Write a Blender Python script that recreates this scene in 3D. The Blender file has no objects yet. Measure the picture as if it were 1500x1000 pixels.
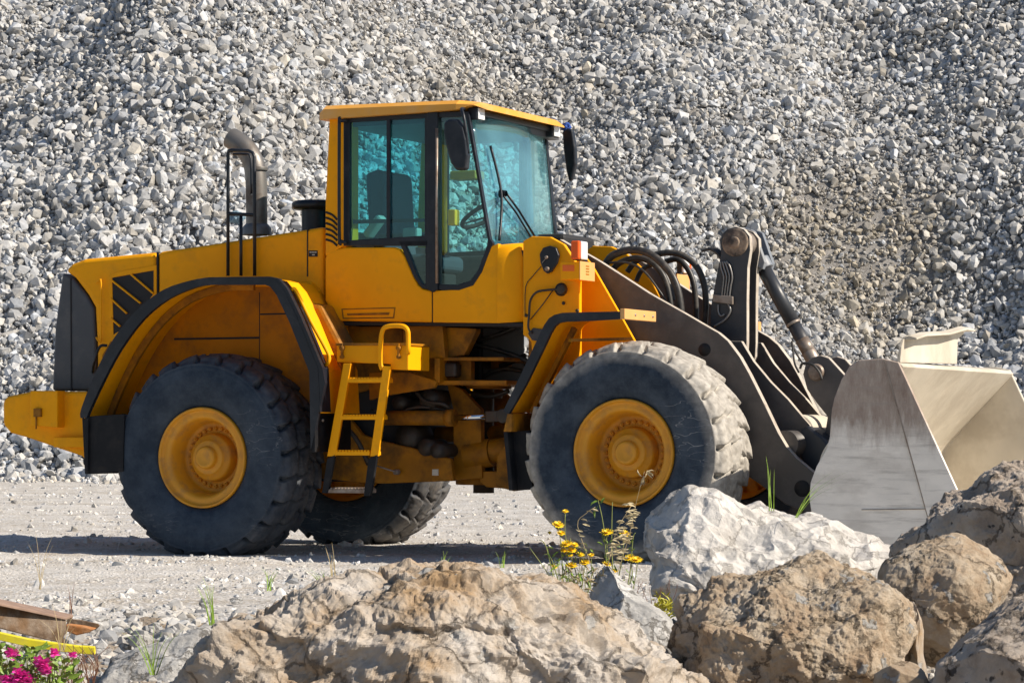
import bpy, bmesh, math, random
import numpy as np
from mathutils import Vector, Matrix
R = math.radians
random.seed(7); rng = np.random.default_rng(7)
sc = bpy.context.scene
COL = sc.collection

# ---------------------------------------------------------------- view geometry
F = 4200.0; YH = 630.0; CAMH = 0.866
TH = R(25.2)
OX, OY = -1.667, 21.12
ex = Vector((math.cos(TH), -math.sin(TH), 0)); ey = Vector((math.sin(TH), math.cos(TH), 0))

def ray(px, py): return Vector(((px-750)/F, 1.0, -(py-YH)/F))
def G(px, py, D): return Vector((0,0,CAMH)) + ray(px,py)*D           # world point at depth D
def GZ(px, py, z=0.0):                                               # world point at height z
    d = ray(px,py); return Vector((0,0,CAMH)) + d*((z-CAMH)/d.z)
def w2l(w):
    v = w - Vector((OX,OY,0)); return Vector((v.dot(ex), v.dot(ey), v.z))
def L(px, py, y):
    d = ray(px,py); c = Vector((0,0,CAMH)); o = c-Vector((OX,OY,0))
    t = (y-o.dot(ey))/d.dot(ey); return w2l(c+d*t)
def LX(px, py, x):
    d = ray(px,py); c = Vector((0,0,CAMH)); o = c-Vector((OX,OY,0))
    t = (x-o.dot(ex))/d.dot(ex); return w2l(c+d*t)
def LP(pts, y): return [(L(a,b,y).x, L(a,b,y).z) for a,b in pts]

# ---------------------------------------------------------------- numpy noise
def _h(i, j, k, s):
    n = (i*374761393 + j*668265263 + k*2147483647*3 + s*974634777) & 0xffffffff
    n = ((n ^ (n >> 13))*1274126177) & 0xffffffff
    n = ((n ^ (n >> 15))*2246822519) & 0xffffffff
    return ((n ^ (n >> 16)) & 0xffffff)/float(0xffffff)
def vnoise(P, s=0):
    P = np.asarray(P, float); I = np.floor(P).astype(np.int64); f = P-I; u = f*f*f*(f*(f*6-15)+10)
    r = 0
    for a in (0,1):
        for b in (0,1):
            for c in (0,1):
                w = (u[:,0] if a else 1-u[:,0])*(u[:,1] if b else 1-u[:,1])*(u[:,2] if c else 1-u[:,2])
                r = r + w*_h(I[:,0]+a, I[:,1]+b, I[:,2]+c, s)
    return r*2-1
def fbm(P, o=4, s=0, g=.5, ridged=False):
    r = 0; a = 1; t = 0; P = np.asarray(P,float)
    for i in range(o):
        n = vnoise(P*(2**i)+17.3*i, s+i)
        if ridged: n = 1-2*np.abs(n)
        r = r+n*a; t += a; a *= g
    return r/t
def cell(P, s=0):
    """distance to nearest two feature points and an id of the nearest"""
    P = np.asarray(P,float); I = np.floor(P).astype(np.int64)
    d1 = np.full(len(P), 9.); d2 = d1.copy(); idv = np.zeros(len(P))
    for a in (-1,0,1):
        for b in (-1,0,1):
            for c in (-1,0,1):
                J = I+np.array([a,b,c]); h = [_h(J[:,0],J[:,1],J[:,2],s+q) for q in range(3)]
                q = J+np.stack(h,1); d = np.linalg.norm(P-q, axis=1)
                m = d < d1
                d2 = np.where(m, d1, np.minimum(d2, d)); idv = np.where(m, _h(J[:,0],J[:,1],J[:,2],s+9), idv); d1 = np.where(m, d, d1)
    return d1, d2, idv
def chips(P, s=0):
    """distance to the nearest of many random angular blocks (polyhedral cells): sharp creases and flat faces"""
    P = np.asarray(P,float); t = 1.1+s*.7; c_, s_ = math.cos(t), math.sin(t); c2, s2 = math.cos(t*1.7), math.sin(t*1.7)
    M = np.array([[c_,-s_,0],[s_,c_,0],[0,0,1]])@np.array([[1,0,0],[0,c2,-s2],[0,s2,c2]]); P = P@M
    I = np.floor(P).astype(np.int64); d1 = np.full(len(P), 9.)
    for a in (-1,0,1):
        for b in (-1,0,1):
            for c in (-1,0,1):
                J = I+np.array([a,b,c]); h = [_h(J[:,0],J[:,1],J[:,2],s+q) for q in range(6)]
                e = P-(J+np.stack(h[:3],1)); x = e[:,0]+(h[3]-.5)*1.1*e[:,1]; y = e[:,1]+(h[4]-.5)*1.1*e[:,2]; z = (e[:,2]+(h[5]-.5)*1.1*x)*(.75+.6*h[3])
                x = np.abs(x); y = np.abs(y); z = np.abs(z)
                d = np.maximum(np.maximum(np.maximum(x,y),z), (x+y+z)*.60); d1 = np.minimum(d1, d)
    return d1
# ---------------------------------------------------------------- object helpers
def link(o, parent=None):
    COL.objects.link(o)
    if parent is not None: o.parent = parent
    return o
def tag(o, label=None, cat=None, group=None, kind=None):
    for k, v in (('label',label),('category',cat),('group',group),('kind',kind)):
        if v: o[k] = v
    return o
def empty(name, parent=None, loc=(0,0,0), rz=0):
    o = bpy.data.objects.new(name, None); o.location = loc; o.rotation_euler = (0,0,rz); o.empty_display_size = .2
    return link(o, parent)
def npmesh(name, V, Fc, m=None, smooth=False, col=None):
    """V (n,3), Fc list of arrays of equal-length faces or a (m,k) array"""
    me = bpy.data.meshes.new(name); V = np.asarray(V, np.float32)
    if not isinstance(Fc, list): Fc = [Fc]
    me.vertices.add(len(V)); me.vertices.foreach_set('co', V.ravel())
    tot = sum(f.size for f in Fc); me.loops.add(tot)
    me.loops.foreach_set('vertex_index', np.concatenate([f.ravel() for f in Fc]).astype(np.int32))
    ls = np.concatenate([np.full(len(f), f.shape[1]) for f in Fc])
    me.polygons.add(len(ls)); me.polygons.foreach_set('loop_start', np.concatenate([[0], np.cumsum(ls)[:-1]]).astype(np.int32))
    me.update(calc_edges=True); me.validate()
    me.polygons.foreach_set('use_smooth', np.full(len(me.polygons), smooth))
    if col is not None:
        a = me.attributes.new('tint', 'FLOAT_COLOR', 'POINT'); c = np.ones((len(V),4), np.float32); c[:,:3] = col
        a.data.foreach_set('color', c.ravel())
    if m: me.materials.append(m)
    return me

class MB:
    def __init__(s): s.v = []; s.f = []; s.sm = []
    def add(s, vs, fs, smooth=False):
        b = len(s.v); s.v += [tuple(v) for v in vs]; s.f += [tuple(b+i for i in f) for f in fs]; s.sm += [smooth]*len(fs); return s
    def prism(s, xz, y0, y1):
        n = len(xz); vs = [(x,y0,z) for x,z in xz]+[(x,y1,z) for x,z in xz]
        return s.add(vs, [tuple(range(n)), tuple(range(2*n-1,n-1,-1))]+[(i,n+i,n+(i+1)%n,(i+1)%n) for i in range(n)])
    def ring(s, o, i, y0, y1):
        n = len(o); vs = [(x,y0,z) for x,z in o]+[(x,y0,z) for x,z in i]+[(x,y1,z) for x,z in o]+[(x,y1,z) for x,z in i]; fs = []
        for k in range(n):
            j = (k+1)%n; fs += [(k,j,n+j,n+k),(2*n+k,3*n+k,3*n+j,2*n+j),(k,2*n+k,2*n+j,j),(n+k,n+j,3*n+j,3*n+k)]
        return s.add(vs, fs)
    def box(s, a, b):
        (x0,y0,z0),(x1,y1,z1) = a, b
        return s.add([(x0,y0,z0),(x1,y0,z0),(x1,y1,z0),(x0,y1,z0),(x0,y0,z1),(x1,y0,z1),(x1,y1,z1),(x0,y1,z1)],
                     [(0,3,2,1),(4,5,6,7),(0,1,5,4),(1,2,6,5),(2,3,7,6),(3,0,4,7)])
    def bar(s, p, q, w, h, up=(0,0,1)):
        p, q = Vector(p), Vector(q); d = (q-p).normalized(); u = Vector(up)
        if abs(d.dot(u)) > .95: u = Vector((1,0,0))
        a = d.cross(u).normalized(); b = a.cross(d).normalized(); vs = []
        for c in (p,q):
            for i,j in ((-1,-1),(1,-1),(1,1),(-1,1)): vs.append(c+a*(w/2*i)+b*(h/2*j))
        return s.add(vs, [(3,2,1,0),(4,5,6,7),(0,1,5,4),(1,2,6,5),(2,3,7,6),(3,0,4,7)])
    def tube(s, pts, r, n=12, smooth_path=0, cap=True, closed=False):
        pts = [Vector(p) for p in pts]
        if smooth_path: pts = spline(pts, smooth_path, closed)
        rr = r if isinstance(r, (list,tuple)) else None
        m = len(pts); vs = []; a0 = None
        for i,p in enumerate(pts):
            d = (pts[(i+1)%m]-pts[i-1]) if (closed or 0<i<m-1) else (pts[1]-pts[0] if i == 0 else pts[-1]-pts[-2])
            d.normalize()
            if a0 is None:
                a0 = d.orthogonal().normalized()
            a0 = (a0-d*a0.dot(d)).normalized(); b0 = d.cross(a0)
            rad = (rr[0]+(rr[1]-rr[0])*i/(m-1)) if rr else r
            for k in range(n):
                t = 2*math.pi*k/n; vs.append(p+a0*(math.cos(t)*rad)+b0*(math.sin(t)*rad))
        fs = []
        for i in range(m if closed else m-1):
            j = (i+1)%m
            for k in range(n): l = (k+1)%n; fs.append((i*n+k,i*n+l,j*n+l,j*n+k))
        s.add(vs, fs, True)
        if cap and not closed: 
            s.add(vs[:n], [tuple(range(n-1,-1,-1))]); s.add(vs[-n:], [tuple(range(n))])
        return s
    def cyl(s, p, q, r, n=24): return s.tube([p,q], r, n)
    def lathe(s, prof, c, axis='y', n=48, smooth=True):
        """prof: (offset along axis, radius)"""
        c = Vector(c); vs = []
        for (o,r) in prof:
            for k in range(n):
                t = 2*math.pi*k/n
                v = {'y':(math.cos(t)*r,o,math.sin(t)*r),'z':(math.cos(t)*r,math.sin(t)*r,o),'x':(o,math.cos(t)*r,math.sin(t)*r)}[axis]
                vs.append(c+Vector(v))
        fs = []
        for i in range(len(prof)-1):
            for k in range(n): l = (k+1)%n; fs.append((i*n+k,i*n+l,(i+1)*n+l,(i+1)*n+k))
        return s.add(vs, fs, smooth)
    def sheet(s, xz, y0, y1, t):
        """open profile swept along y with thickness t (towards the left normal)"""
        n = len(xz); P = [Vector((x,0,z)) for x,z in xz]; Q = []
        for i in range(n):
            d = (P[min(i+1,n-1)]-P[max(i-1,0)]).normalized(); Q.append(P[i]+Vector((-d.z,0,d.x))*t)
        poly = [(p.x,p.z) for p in P]+[(q.x,q.z) for q in reversed(Q)]
        vs = [(x,y0,z) for x,z in poly]+[(x,y1,z) for x,z in poly]; N = 2*n; fs = []
        for i in range(N): j = (i+1)%N; fs.append((i,N+i,N+j,j))
        for i in range(n-1): fs += [(i,i+1,N-2-i,N-1-i),(N+i,2*N-1-i,2*N-2-i,N+i+1)]
        return s.add(vs, fs)
    def build(s, name, m, parent=None, bevel=0, seg=2, smooth=None):
        me = bpy.data.meshes.new(name); me.from_pydata(s.v, [], s.f)
        me.polygons.foreach_set('use_smooth', [True]*len(s.f) if smooth else s.sm)
        bm = bmesh.new(); bm.from_mesh(me); bmesh.ops.remove_doubles(bm, verts=bm.verts, dist=1e-5)
        bmesh.ops.recalc_face_normals(bm, faces=bm.faces); bm.to_mesh(me); bm.free()
        me.materials.append(m)
        o = bpy.data.objects.new(name, me); link(o, parent)
        if bevel:
            b = o.modifiers.new('bevel','BEVEL'); b.width = bevel; b.segments = seg; b.limit_method = 'ANGLE'; b.angle_limit = R(40)
            b.harden_normals = False
        return o
def spline(P, k, closed=False):
    n = len(P); out = []
    for i in range(n if closed else n-1):
        g = (lambda j: P[j%n]) if closed else (lambda j: P[max(0,min(n-1,j))])
        a,b,c,d = g(i-1),g(i),g(i+1),g(i+2)
        for q in range(k):
            t = q/k; out.append(.5*((2*b)+(c-a)*t+(2*a-5*b+4*c-d)*t*t+(3*b-a-3*c+d)*t**3))
    if not closed: out.append(P[-1])
    return out
def spl2(pts, k=5):
    return [(v.x,v.y) for v in spline([Vector((a,b,0)) for a,b in pts], k)]
def inset(poly, d):
    """shrink an xz polygon by d (signed by orientation)"""
    n = len(poly); A = sum(poly[i][0]*poly[(i+1)%n][1]-poly[(i+1)%n][0]*poly[i][1] for i in range(n)); sg = 1 if A > 0 else -1; out = []
    for i in range(n):
        p0,p1,p2 = [Vector(poly[(i+k)%n]) for k in (-1,0,1)]
        a = (p1-p0).normalized(); b = (p2-p1).normalized(); na = Vector((-a.y,a.x))*sg; nb = Vector((-b.y,b.x))*sg
        m = (na+nb); m = m.normalized() if m.length > 1e-6 else na; out.append(tuple(p1+m*(d/max(.35,m.dot(na)))))
    return out

def islands(mb):
    n = len(mb.v); par = list(range(n))
    def f(a):
        while par[a] != a: par[a] = par[par[a]]; a = par[a]
        return a
    for fc in mb.f:
        r = f(fc[0])
        for v in fc[1:]: par[f(v)] = r
    out = {}
    for fc, sm in zip(mb.f, mb.sm): out.setdefault(f(fc[0]), []).append((fc, sm))
    res = []
    for k, fl in out.items():
        ids = sorted({v for fc,_ in fl for v in fc}); mp = {v:i for i,v in enumerate(ids)}
        m = MB(); m.v = [mb.v[i] for i in ids]; m.f = [tuple(mp[v] for v in fc) for fc,_ in fl]; m.sm = [q for _,q in fl]; res.append(m)
    return res
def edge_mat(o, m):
    """side faces (4 corners) of a cut plate get a worn, dusty material, paler to paint in the sun on them"""
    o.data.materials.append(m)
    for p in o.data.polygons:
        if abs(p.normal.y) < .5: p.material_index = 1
# ---------------------------------------------------------------- materials
MATS = {}
def mat(name, base, rough=.5, metal=0., var=.12, vs=5, dirt=None, da=.35, ds=2.5, dlo=.5, bump=0, bs=40, coat=0, spec=.5, stretch=(1,1,1), attr=False):
    m = bpy.data.materials.new(name); m.use_nodes = True; nt = m.node_tree; N = nt.nodes; K = nt.links
    p = N['Principled BSDF']; tc = N.new('ShaderNodeTexCoord'); mp = N.new('ShaderNodeMapping'); mp.inputs['Scale'].default_value = stretch
    K.new(tc.outputs['Object'], mp.inputs[0])
    n1 = N.new('ShaderNodeTexNoise'); n1.inputs['Scale'].default_value = vs; n1.inputs['Detail'].default_value = 6; K.new(mp.outputs[0], n1.inputs[0])
    mr = N.new('ShaderNodeMapRange'); mr.inputs[1].default_value = .25; mr.inputs[2].default_value = .75; mr.inputs[3].default_value = 1-var; mr.inputs[4].default_value = 1+var
    K.new(n1.outputs[0], mr.inputs[0])
    mx = N.new('ShaderNodeMix'); mx.data_type = 'RGBA'; mx.blend_type = 'MULTIPLY'; mx.inputs[0].default_value = 1
    mx.inputs[6].default_value = (*base,1); K.new(mr.outputs[0], mx.inputs[7])
    if attr:
        at = N.new('ShaderNodeAttribute'); at.attribute_name = 'tint'; K.new(at.outputs['Color'], mx.inputs[6])
    out = mx.outputs[2]
    if dirt:
        n2 = N.new('ShaderNodeTexNoise'); n2.inputs['Scale'].default_value = ds; n2.inputs['Detail'].default_value = 9; n2.inputs['Roughness'].default_value = .65; K.new(mp.outputs[0], n2.inputs[0])
        r2 = N.new('ShaderNodeMapRange'); r2.inputs[1].default_value = dlo; r2.inputs[2].default_value = dlo+.18; r2.inputs[3].default_value = 0; r2.inputs[4].default_value = da; K.new(n2.outputs[0], r2.inputs[0])
        m2 = N.new('ShaderNodeMix'); m2.data_type = 'RGBA'; K.new(r2.outputs[0], m2.inputs[0]); K.new(out, m2.inputs[6]); m2.inputs[7].default_value = (*dirt,1); out = m2.outputs[2]
        r3 = N.new('ShaderNodeMapRange'); r3.inputs[3].default_value = rough; r3.inputs[4].default_value = min(1,rough+.4); K.new(r2.outputs[0], r3.inputs[0]); K.new(r3.outputs[0], p.inputs['Roughness'])
    else: p.inputs['Roughness'].default_value = rough
    K.new(out, p.inputs['Base Color'])
    p.inputs['Metallic'].default_value = metal; p.inputs['Coat Weight'].default_value = coat; p.inputs['Specular IOR Level'].default_value = spec
    if bump:
        n3 = N.new('ShaderNodeTexNoise'); n3.inputs['Scale'].default_value = bs; n3.inputs['Detail'].default_value = 8; n3.inputs['Roughness'].default_value = .6; K.new(mp.outputs[0], n3.inputs[0])
        b = N.new('ShaderNodeBump'); b.inputs['Strength'].default_value = 1; b.inputs['Distance'].default_value = bump; K.new(n3.outputs[0], b.inputs['Height']); K.new(b.outputs[0], p.inputs['Normal'])
    MATS[name] = m; return m
def glass(name, tint, gloss=.12, haze=0.0, haze_col=(.6,.75,.78)):
    m = bpy.data.materials.new(name); m.use_nodes = True; nt = m.node_tree; N = nt.nodes; K = nt.links; N.remove(N['Principled BSDF'])
    o = N['Material Output']; t = N.new('ShaderNodeBsdfTransparent'); t.inputs[0].default_value = (*tint,1)
    g = N.new('ShaderNodeBsdfGlossy'); g.inputs['Roughness'].default_value = .03; g.inputs[0].default_value = (.9,1,1,1)
    fr = N.new('ShaderNodeLayerWeight'); pw = N.new('ShaderNodeMath'); pw.operation = 'POWER'; pw.inputs[1].default_value = 4.5; K.new(fr.outputs['Facing'], pw.inputs[0])
    ad = N.new('ShaderNodeMath'); ad.operation = 'MULTIPLY_ADD'; ad.inputs[1].default_value = .8; ad.inputs[2].default_value = gloss; ad.use_clamp = True; K.new(pw.outputs[0], ad.inputs[0])
    mx = N.new('ShaderNodeMixShader'); K.new(ad.outputs[0], mx.inputs[0]); K.new(t.outputs[0], mx.inputs[1]); K.new(g.outputs[0], mx.inputs[2])
    last = mx
    if haze:
        d = N.new('ShaderNodeBsdfDiffuse'); d.inputs[0].default_value = (*haze_col,1)  # diffuse haze painted in for the pale reflection on the glass
        tc = N.new('ShaderNodeTexCoord'); n = N.new('ShaderNodeTexNoise'); n.inputs['Scale'].default_value = 2.2; n.inputs['Detail'].default_value = 5; K.new(tc.outputs['Object'], n.inputs[0])
        r = N.new('ShaderNodeMapRange'); r.inputs[1].default_value = .3; r.inputs[2].default_value = .7; r.inputs[3].default_value = haze*.4; r.inputs[4].default_value = haze*1.5; K.new(n.outputs[0], r.inputs[0])
        m2 = N.new('ShaderNodeMixShader'); K.new(r.outputs[0], m2.inputs[0]); K.new(mx.outputs[0], m2.inputs[1]); K.new(d.outputs[0], m2.inputs[2]); last = m2
    K.new(last.outputs[0], o.inputs[0]); return m

DUST = (.42,.37,.31)
YEL = mat('yellow_paint', (.95,.395,.002), .5, var=.10, vs=2.5, dirt=(.42,.20,.03), da=.34, ds=5.0, dlo=.52, bump=.0008, bs=60, spec=.16)
YSK = mat('orange_grimy_shade_paint', (.55,.19,.002), .6, var=.2, vs=3, dirt=(.22,.10,.03), da=.7, ds=3.5, dlo=.46, bump=.001, spec=.2)  # orange darkened for the shade in the wheel well, plus grime patches
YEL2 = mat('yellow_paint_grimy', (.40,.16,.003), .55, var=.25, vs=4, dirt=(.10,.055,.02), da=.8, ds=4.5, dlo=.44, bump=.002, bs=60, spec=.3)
YROOF = mat('yellow_roof_paint', (.76,.36,.05), .5, var=.06, vs=2, dirt=(.62,.42,.22), da=.5, ds=4)
RIM = mat('rim_paint', (.66,.29,.012), .5, var=.1, vs=6, dirt=(.33,.17,.07), da=.6, ds=9, dlo=.5, bump=.001)
BLK = mat('black_rubber_trim', (.009,.012,.019), .38, var=.2, vs=8, dirt=(.06,.065,.075), da=.35, ds=6, bump=.0008, spec=.4)
BLKM = mat('black_mudflap', (.007,.008,.011), .6, var=.2, vs=8, dirt=(.05,.045,.04), da=.4, ds=8, bump=.001, spec=.25)
GRY = mat('grey_grille', (.060,.064,.074), .5, var=.1, vs=4, dirt=(.18,.17,.15), da=.3, ds=4)
DRK = mat('dark_interior', (.012,.012,.014), .7, var=.3)
GRIME = mat('oily_metal', (.035,.028,.022), .5, var=.4, vs=9, dirt=(.10,.06,.03), da=.6, ds=7, bump=.003)
EDGE = mat('dusty_sunlit_edge', (.50,.44,.37), .6, var=.2, vs=12, dirt=(.25,.19,.15), da=.6, ds=14)  # worn dusty edges, also coloured paler for the sunlight they catch
ARM = mat('arm_steel', (.085,.076,.071), .48, var=.2, vs=3, dirt=(.20,.175,.155), da=.55, ds=3.5, dlo=.47, bump=.001, bs=30)
ARMD = mat('arm_dark_steel', (.035,.038,.045), .4, var=.2, vs=4, dirt=(.12,.10,.09), da=.45, ds=5, bump=.001, bs=40)
WORN = mat('worn_steel', (.30,.25,.21), .42, metal=.35, var=.2, vs=8, dirt=(.16,.09,.05), da=.7, ds=9, dlo=.48, bump=.001)
RUST = mat('rust', (.075,.06,.052), .8, var=.5, vs=12, dirt=(.42,.31,.22), da=.9, ds=6, dlo=.50, bump=.003)
CHR = mat('chrome', (.75,.78,.8), .08, metal=1, var=.02)
EXH = mat('exhaust_steel', (.19,.18,.17), .48, metal=.6, var=.15, vs=5, dirt=(.10,.07,.05), da=.6, ds=6)
HOSE = mat('hose_rubber', (.028,.026,.024), .45, var=.2, vs=9, dirt=(.13,.11,.09), da=.5, ds=12)
STEELT = mat('steel_tube', (.28,.27,.26), .4, metal=.6, var=.15)
BUCK = mat('bucket_steel', (.60,.545,.45), .6, var=.14, vs=3, dirt=(.40,.345,.27), da=.65, ds=2.2, dlo=.46, bump=.0015, bs=30)
SEAT = mat('seat_cloth', (.05,.08,.11), .8, var=.1)
CREAM = mat('pale_plastic', (.55,.53,.45), .5)
LORG = mat('orange_lens', (.80,.12,.015), .25, var=.08, spec=.3)
LWHT = mat('clear_lens', (.75,.77,.78), .15, var=.05, coat=.5)
STK = mat('orange_sticker', (.85,.16,.01), .4, var=.04)
PLATE = mat('pale_yellow_plate', (.72,.38,.13), .5, var=.06)
BLUE = mat('blue_cloth', (.02,.07,.32), .8, var=.3, vs=40)
GSIDE = glass('side_glass', (.52,.86,.90), .05)
GDOOR = glass('door_glass', (.89,.97,.94), .045)
GWIN = glass('windshield_glass', (.72,.92,.95), .08, haze=.10, haze_col=(.38,.74,.84))
# ================================================================ the wheel loader
LD = empty('wheel_loader', None, (OX,OY,0), -TH)
tag(LD, 'big yellow wheel loader parked on the gravel yard with its bucket lowered', 'wheel loader')
def part(mb, name, m, parent=LD, bevel=.006, **k):
    if k.pop('split', False):
        return [part(i, name, m, parent, bevel, **k) for i in islands(mb)][0]
    o = mb.build(name, m, parent, bevel, **{a:b for a,b in k.items() if a in ('seg','smooth')})
    if 'label' in k: o['label'] = k['label']
    return o
def P1(name, m, pts, y0, y1, parent=LD, bevel=.006, both=False, **k):
    mb = MB(); xz = LP(pts, y0); mb.prism(xz, y0, y1); o = part(mb, name, m, parent, bevel, **k)
    if both: mb2 = MB(); mb2.prism(xz, -y0, -y1); part(mb2, name, m, parent, bevel, **k)
    return o

# ---- tyres
TR = .735
def rubber(name, dusty, brown=False):
    m = bpy.data.materials.new(name); m.use_nodes = True; nt = m.node_tree; N = nt.nodes; K = nt.links; p = N['Principled BSDF']
    tc = N.new('ShaderNodeTexCoord'); sx = N.new('ShaderNodeSeparateXYZ'); K.new(tc.outputs['Object'], sx.inputs[0])
    cx = N.new('ShaderNodeCombineXYZ'); K.new(sx.outputs[0], cx.inputs[0]); K.new(sx.outputs[2], cx.inputs[2])
    ln = N.new('ShaderNodeVectorMath'); ln.operation = 'LENGTH'; K.new(cx.outputs[0], ln.inputs[0])
    n = N.new('ShaderNodeTexNoise'); n.inputs['Scale'].default_value = 7; n.inputs['Detail'].default_value = 9; n.inputs['Roughness'].default_value = .65; K.new(tc.outputs['Object'], n.inputs[0])
    a = N.new('ShaderNodeMath'); a.operation = 'MULTIPLY_ADD'; a.inputs[1].default_value = .12; K.new(n.outputs[0], a.inputs[0]); K.new(ln.outputs['Value'], a.inputs[2])
    r = N.new('ShaderNodeMapRange'); r.inputs[1].default_value = .635 if dusty else .70; r.inputs[2].default_value = .735 if dusty else .83; r.inputs[4].default_value = .92 if dusty else .55; K.new(a.outputs[0], r.inputs[0])
    n2 = N.new('ShaderNodeTexNoise'); n2.inputs['Scale'].default_value = 3.2; n2.inputs['Detail'].default_value = 12; n2.inputs['Roughness'].default_value = .78; K.new(tc.outputs['Object'], n2.inputs[0])
    r2 = N.new('ShaderNodeMapRange'); r2.inputs[1].default_value = .40; r2.inputs[2].default_value = .70; r2.inputs[4].default_value = .62 if dusty else .45; K.new(n2.outputs[0], r2.inputs[0])
    mx = N.new('ShaderNodeMix'); mx.data_type = 'RGBA'; K.new(r2.outputs[0], mx.inputs[0]); mx.inputs[6].default_value = (.011,.023,.042,1); mx.inputs[7].default_value = (.10,.13,.17,1)
    m2 = N.new('ShaderNodeMix'); m2.data_type = 'RGBA'; K.new(r.outputs[0], m2.inputs[0]); K.new(mx.outputs[2], m2.inputs[6])
    n4 = N.new('ShaderNodeTexNoise'); n4.inputs['Scale'].default_value = 22; n4.inputs['Detail'].default_value = 6; K.new(tc.outputs['Object'], n4.inputs[0])
    cr = N.new('ShaderNodeValToRGB'); cr.color_ramp.elements[0].position = .35; cr.color_ramp.elements[1].position = .65
    c = ((.15,.12,.09),(.30,.25,.19)) if brown else ((.30,.275,.24),(.50,.465,.41)) if dusty else ((.11,.105,.11),(.22,.20,.18))
    cr.color_ramp.elements[0].color = (*c[0],1); cr.color_ramp.elements[1].color = (*c[1],1); K.new(n4.outputs[0], cr.inputs[0]); K.new(cr.outputs[0], m2.inputs[7])
    # pale scratches: thin level lines of a stretched noise, in patches
    mpp = N.new('ShaderNodeMapping'); mpp.inputs['Rotation'].default_value = (0,.5,0); mpp.inputs['Scale'].default_value = (1.2,1,5); K.new(tc.outputs['Object'], mpp.inputs[0])
    ns = N.new('ShaderNodeTexNoise'); ns.inputs['Scale'].default_value = 3.5; ns.inputs['Detail'].default_value = 2; K.new(mpp.outputs[0], ns.inputs[0])
    sb = N.new('ShaderNodeMath'); sb.operation = 'SUBTRACT'; sb.inputs[1].default_value = .5; K.new(ns.outputs[0], sb.inputs[0]); ab = N.new('ShaderNodeMath'); ab.operation = 'ABSOLUTE'; K.new(sb.outputs[0], ab.inputs[0])
    rs = N.new('ShaderNodeMapRange'); rs.inputs[1].default_value = .010; rs.inputs[2].default_value = .003; K.new(ab.outputs[0], rs.inputs[0])
    nm = N.new('ShaderNodeTexNoise'); nm.inputs['Scale'].default_value = 2.3; nm.inputs['Detail'].default_value = 3; K.new(tc.outputs['Object'], nm.inputs[0])
    rm_ = N.new('ShaderNodeMapRange'); rm_.inputs[1].default_value = .50; rm_.inputs[2].default_value = .62; rm_.inputs[4].default_value = .55 if dusty else .25; K.new(nm.outputs[0], rm_.inputs[0])
    ml = N.new('ShaderNodeMath'); ml.operation = 'MULTIPLY'; K.new(rs.outputs[0], ml.inputs[0]); K.new(rm_.outputs[0], ml.inputs[1])
    m9 = N.new('ShaderNodeMix'); m9.data_type = 'RGBA'; K.new(ml.outputs[0], m9.inputs[0]); K.new(m2.outputs[2], m9.inputs[6]); m9.inputs[7].default_value = (.38,.38,.38,1); m2 = m9
    K.new(m2.outputs[2], p.inputs['Base Color']); p.inputs['Roughness'].default_value = .68; p.inputs['Specular IOR Level'].default_value = .35
    b = N.new('ShaderNodeBump'); b.inputs['Distance'].default_value = .004; K.new(n4.outputs[0], b.inputs['Height']); K.new(b.outputs[0], p.inputs['Normal'])
    return m
RUB_R = rubber('tyre_rubber_rear', False); RUB_F = rubber('tyre_rubber_dusty', True)

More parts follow.
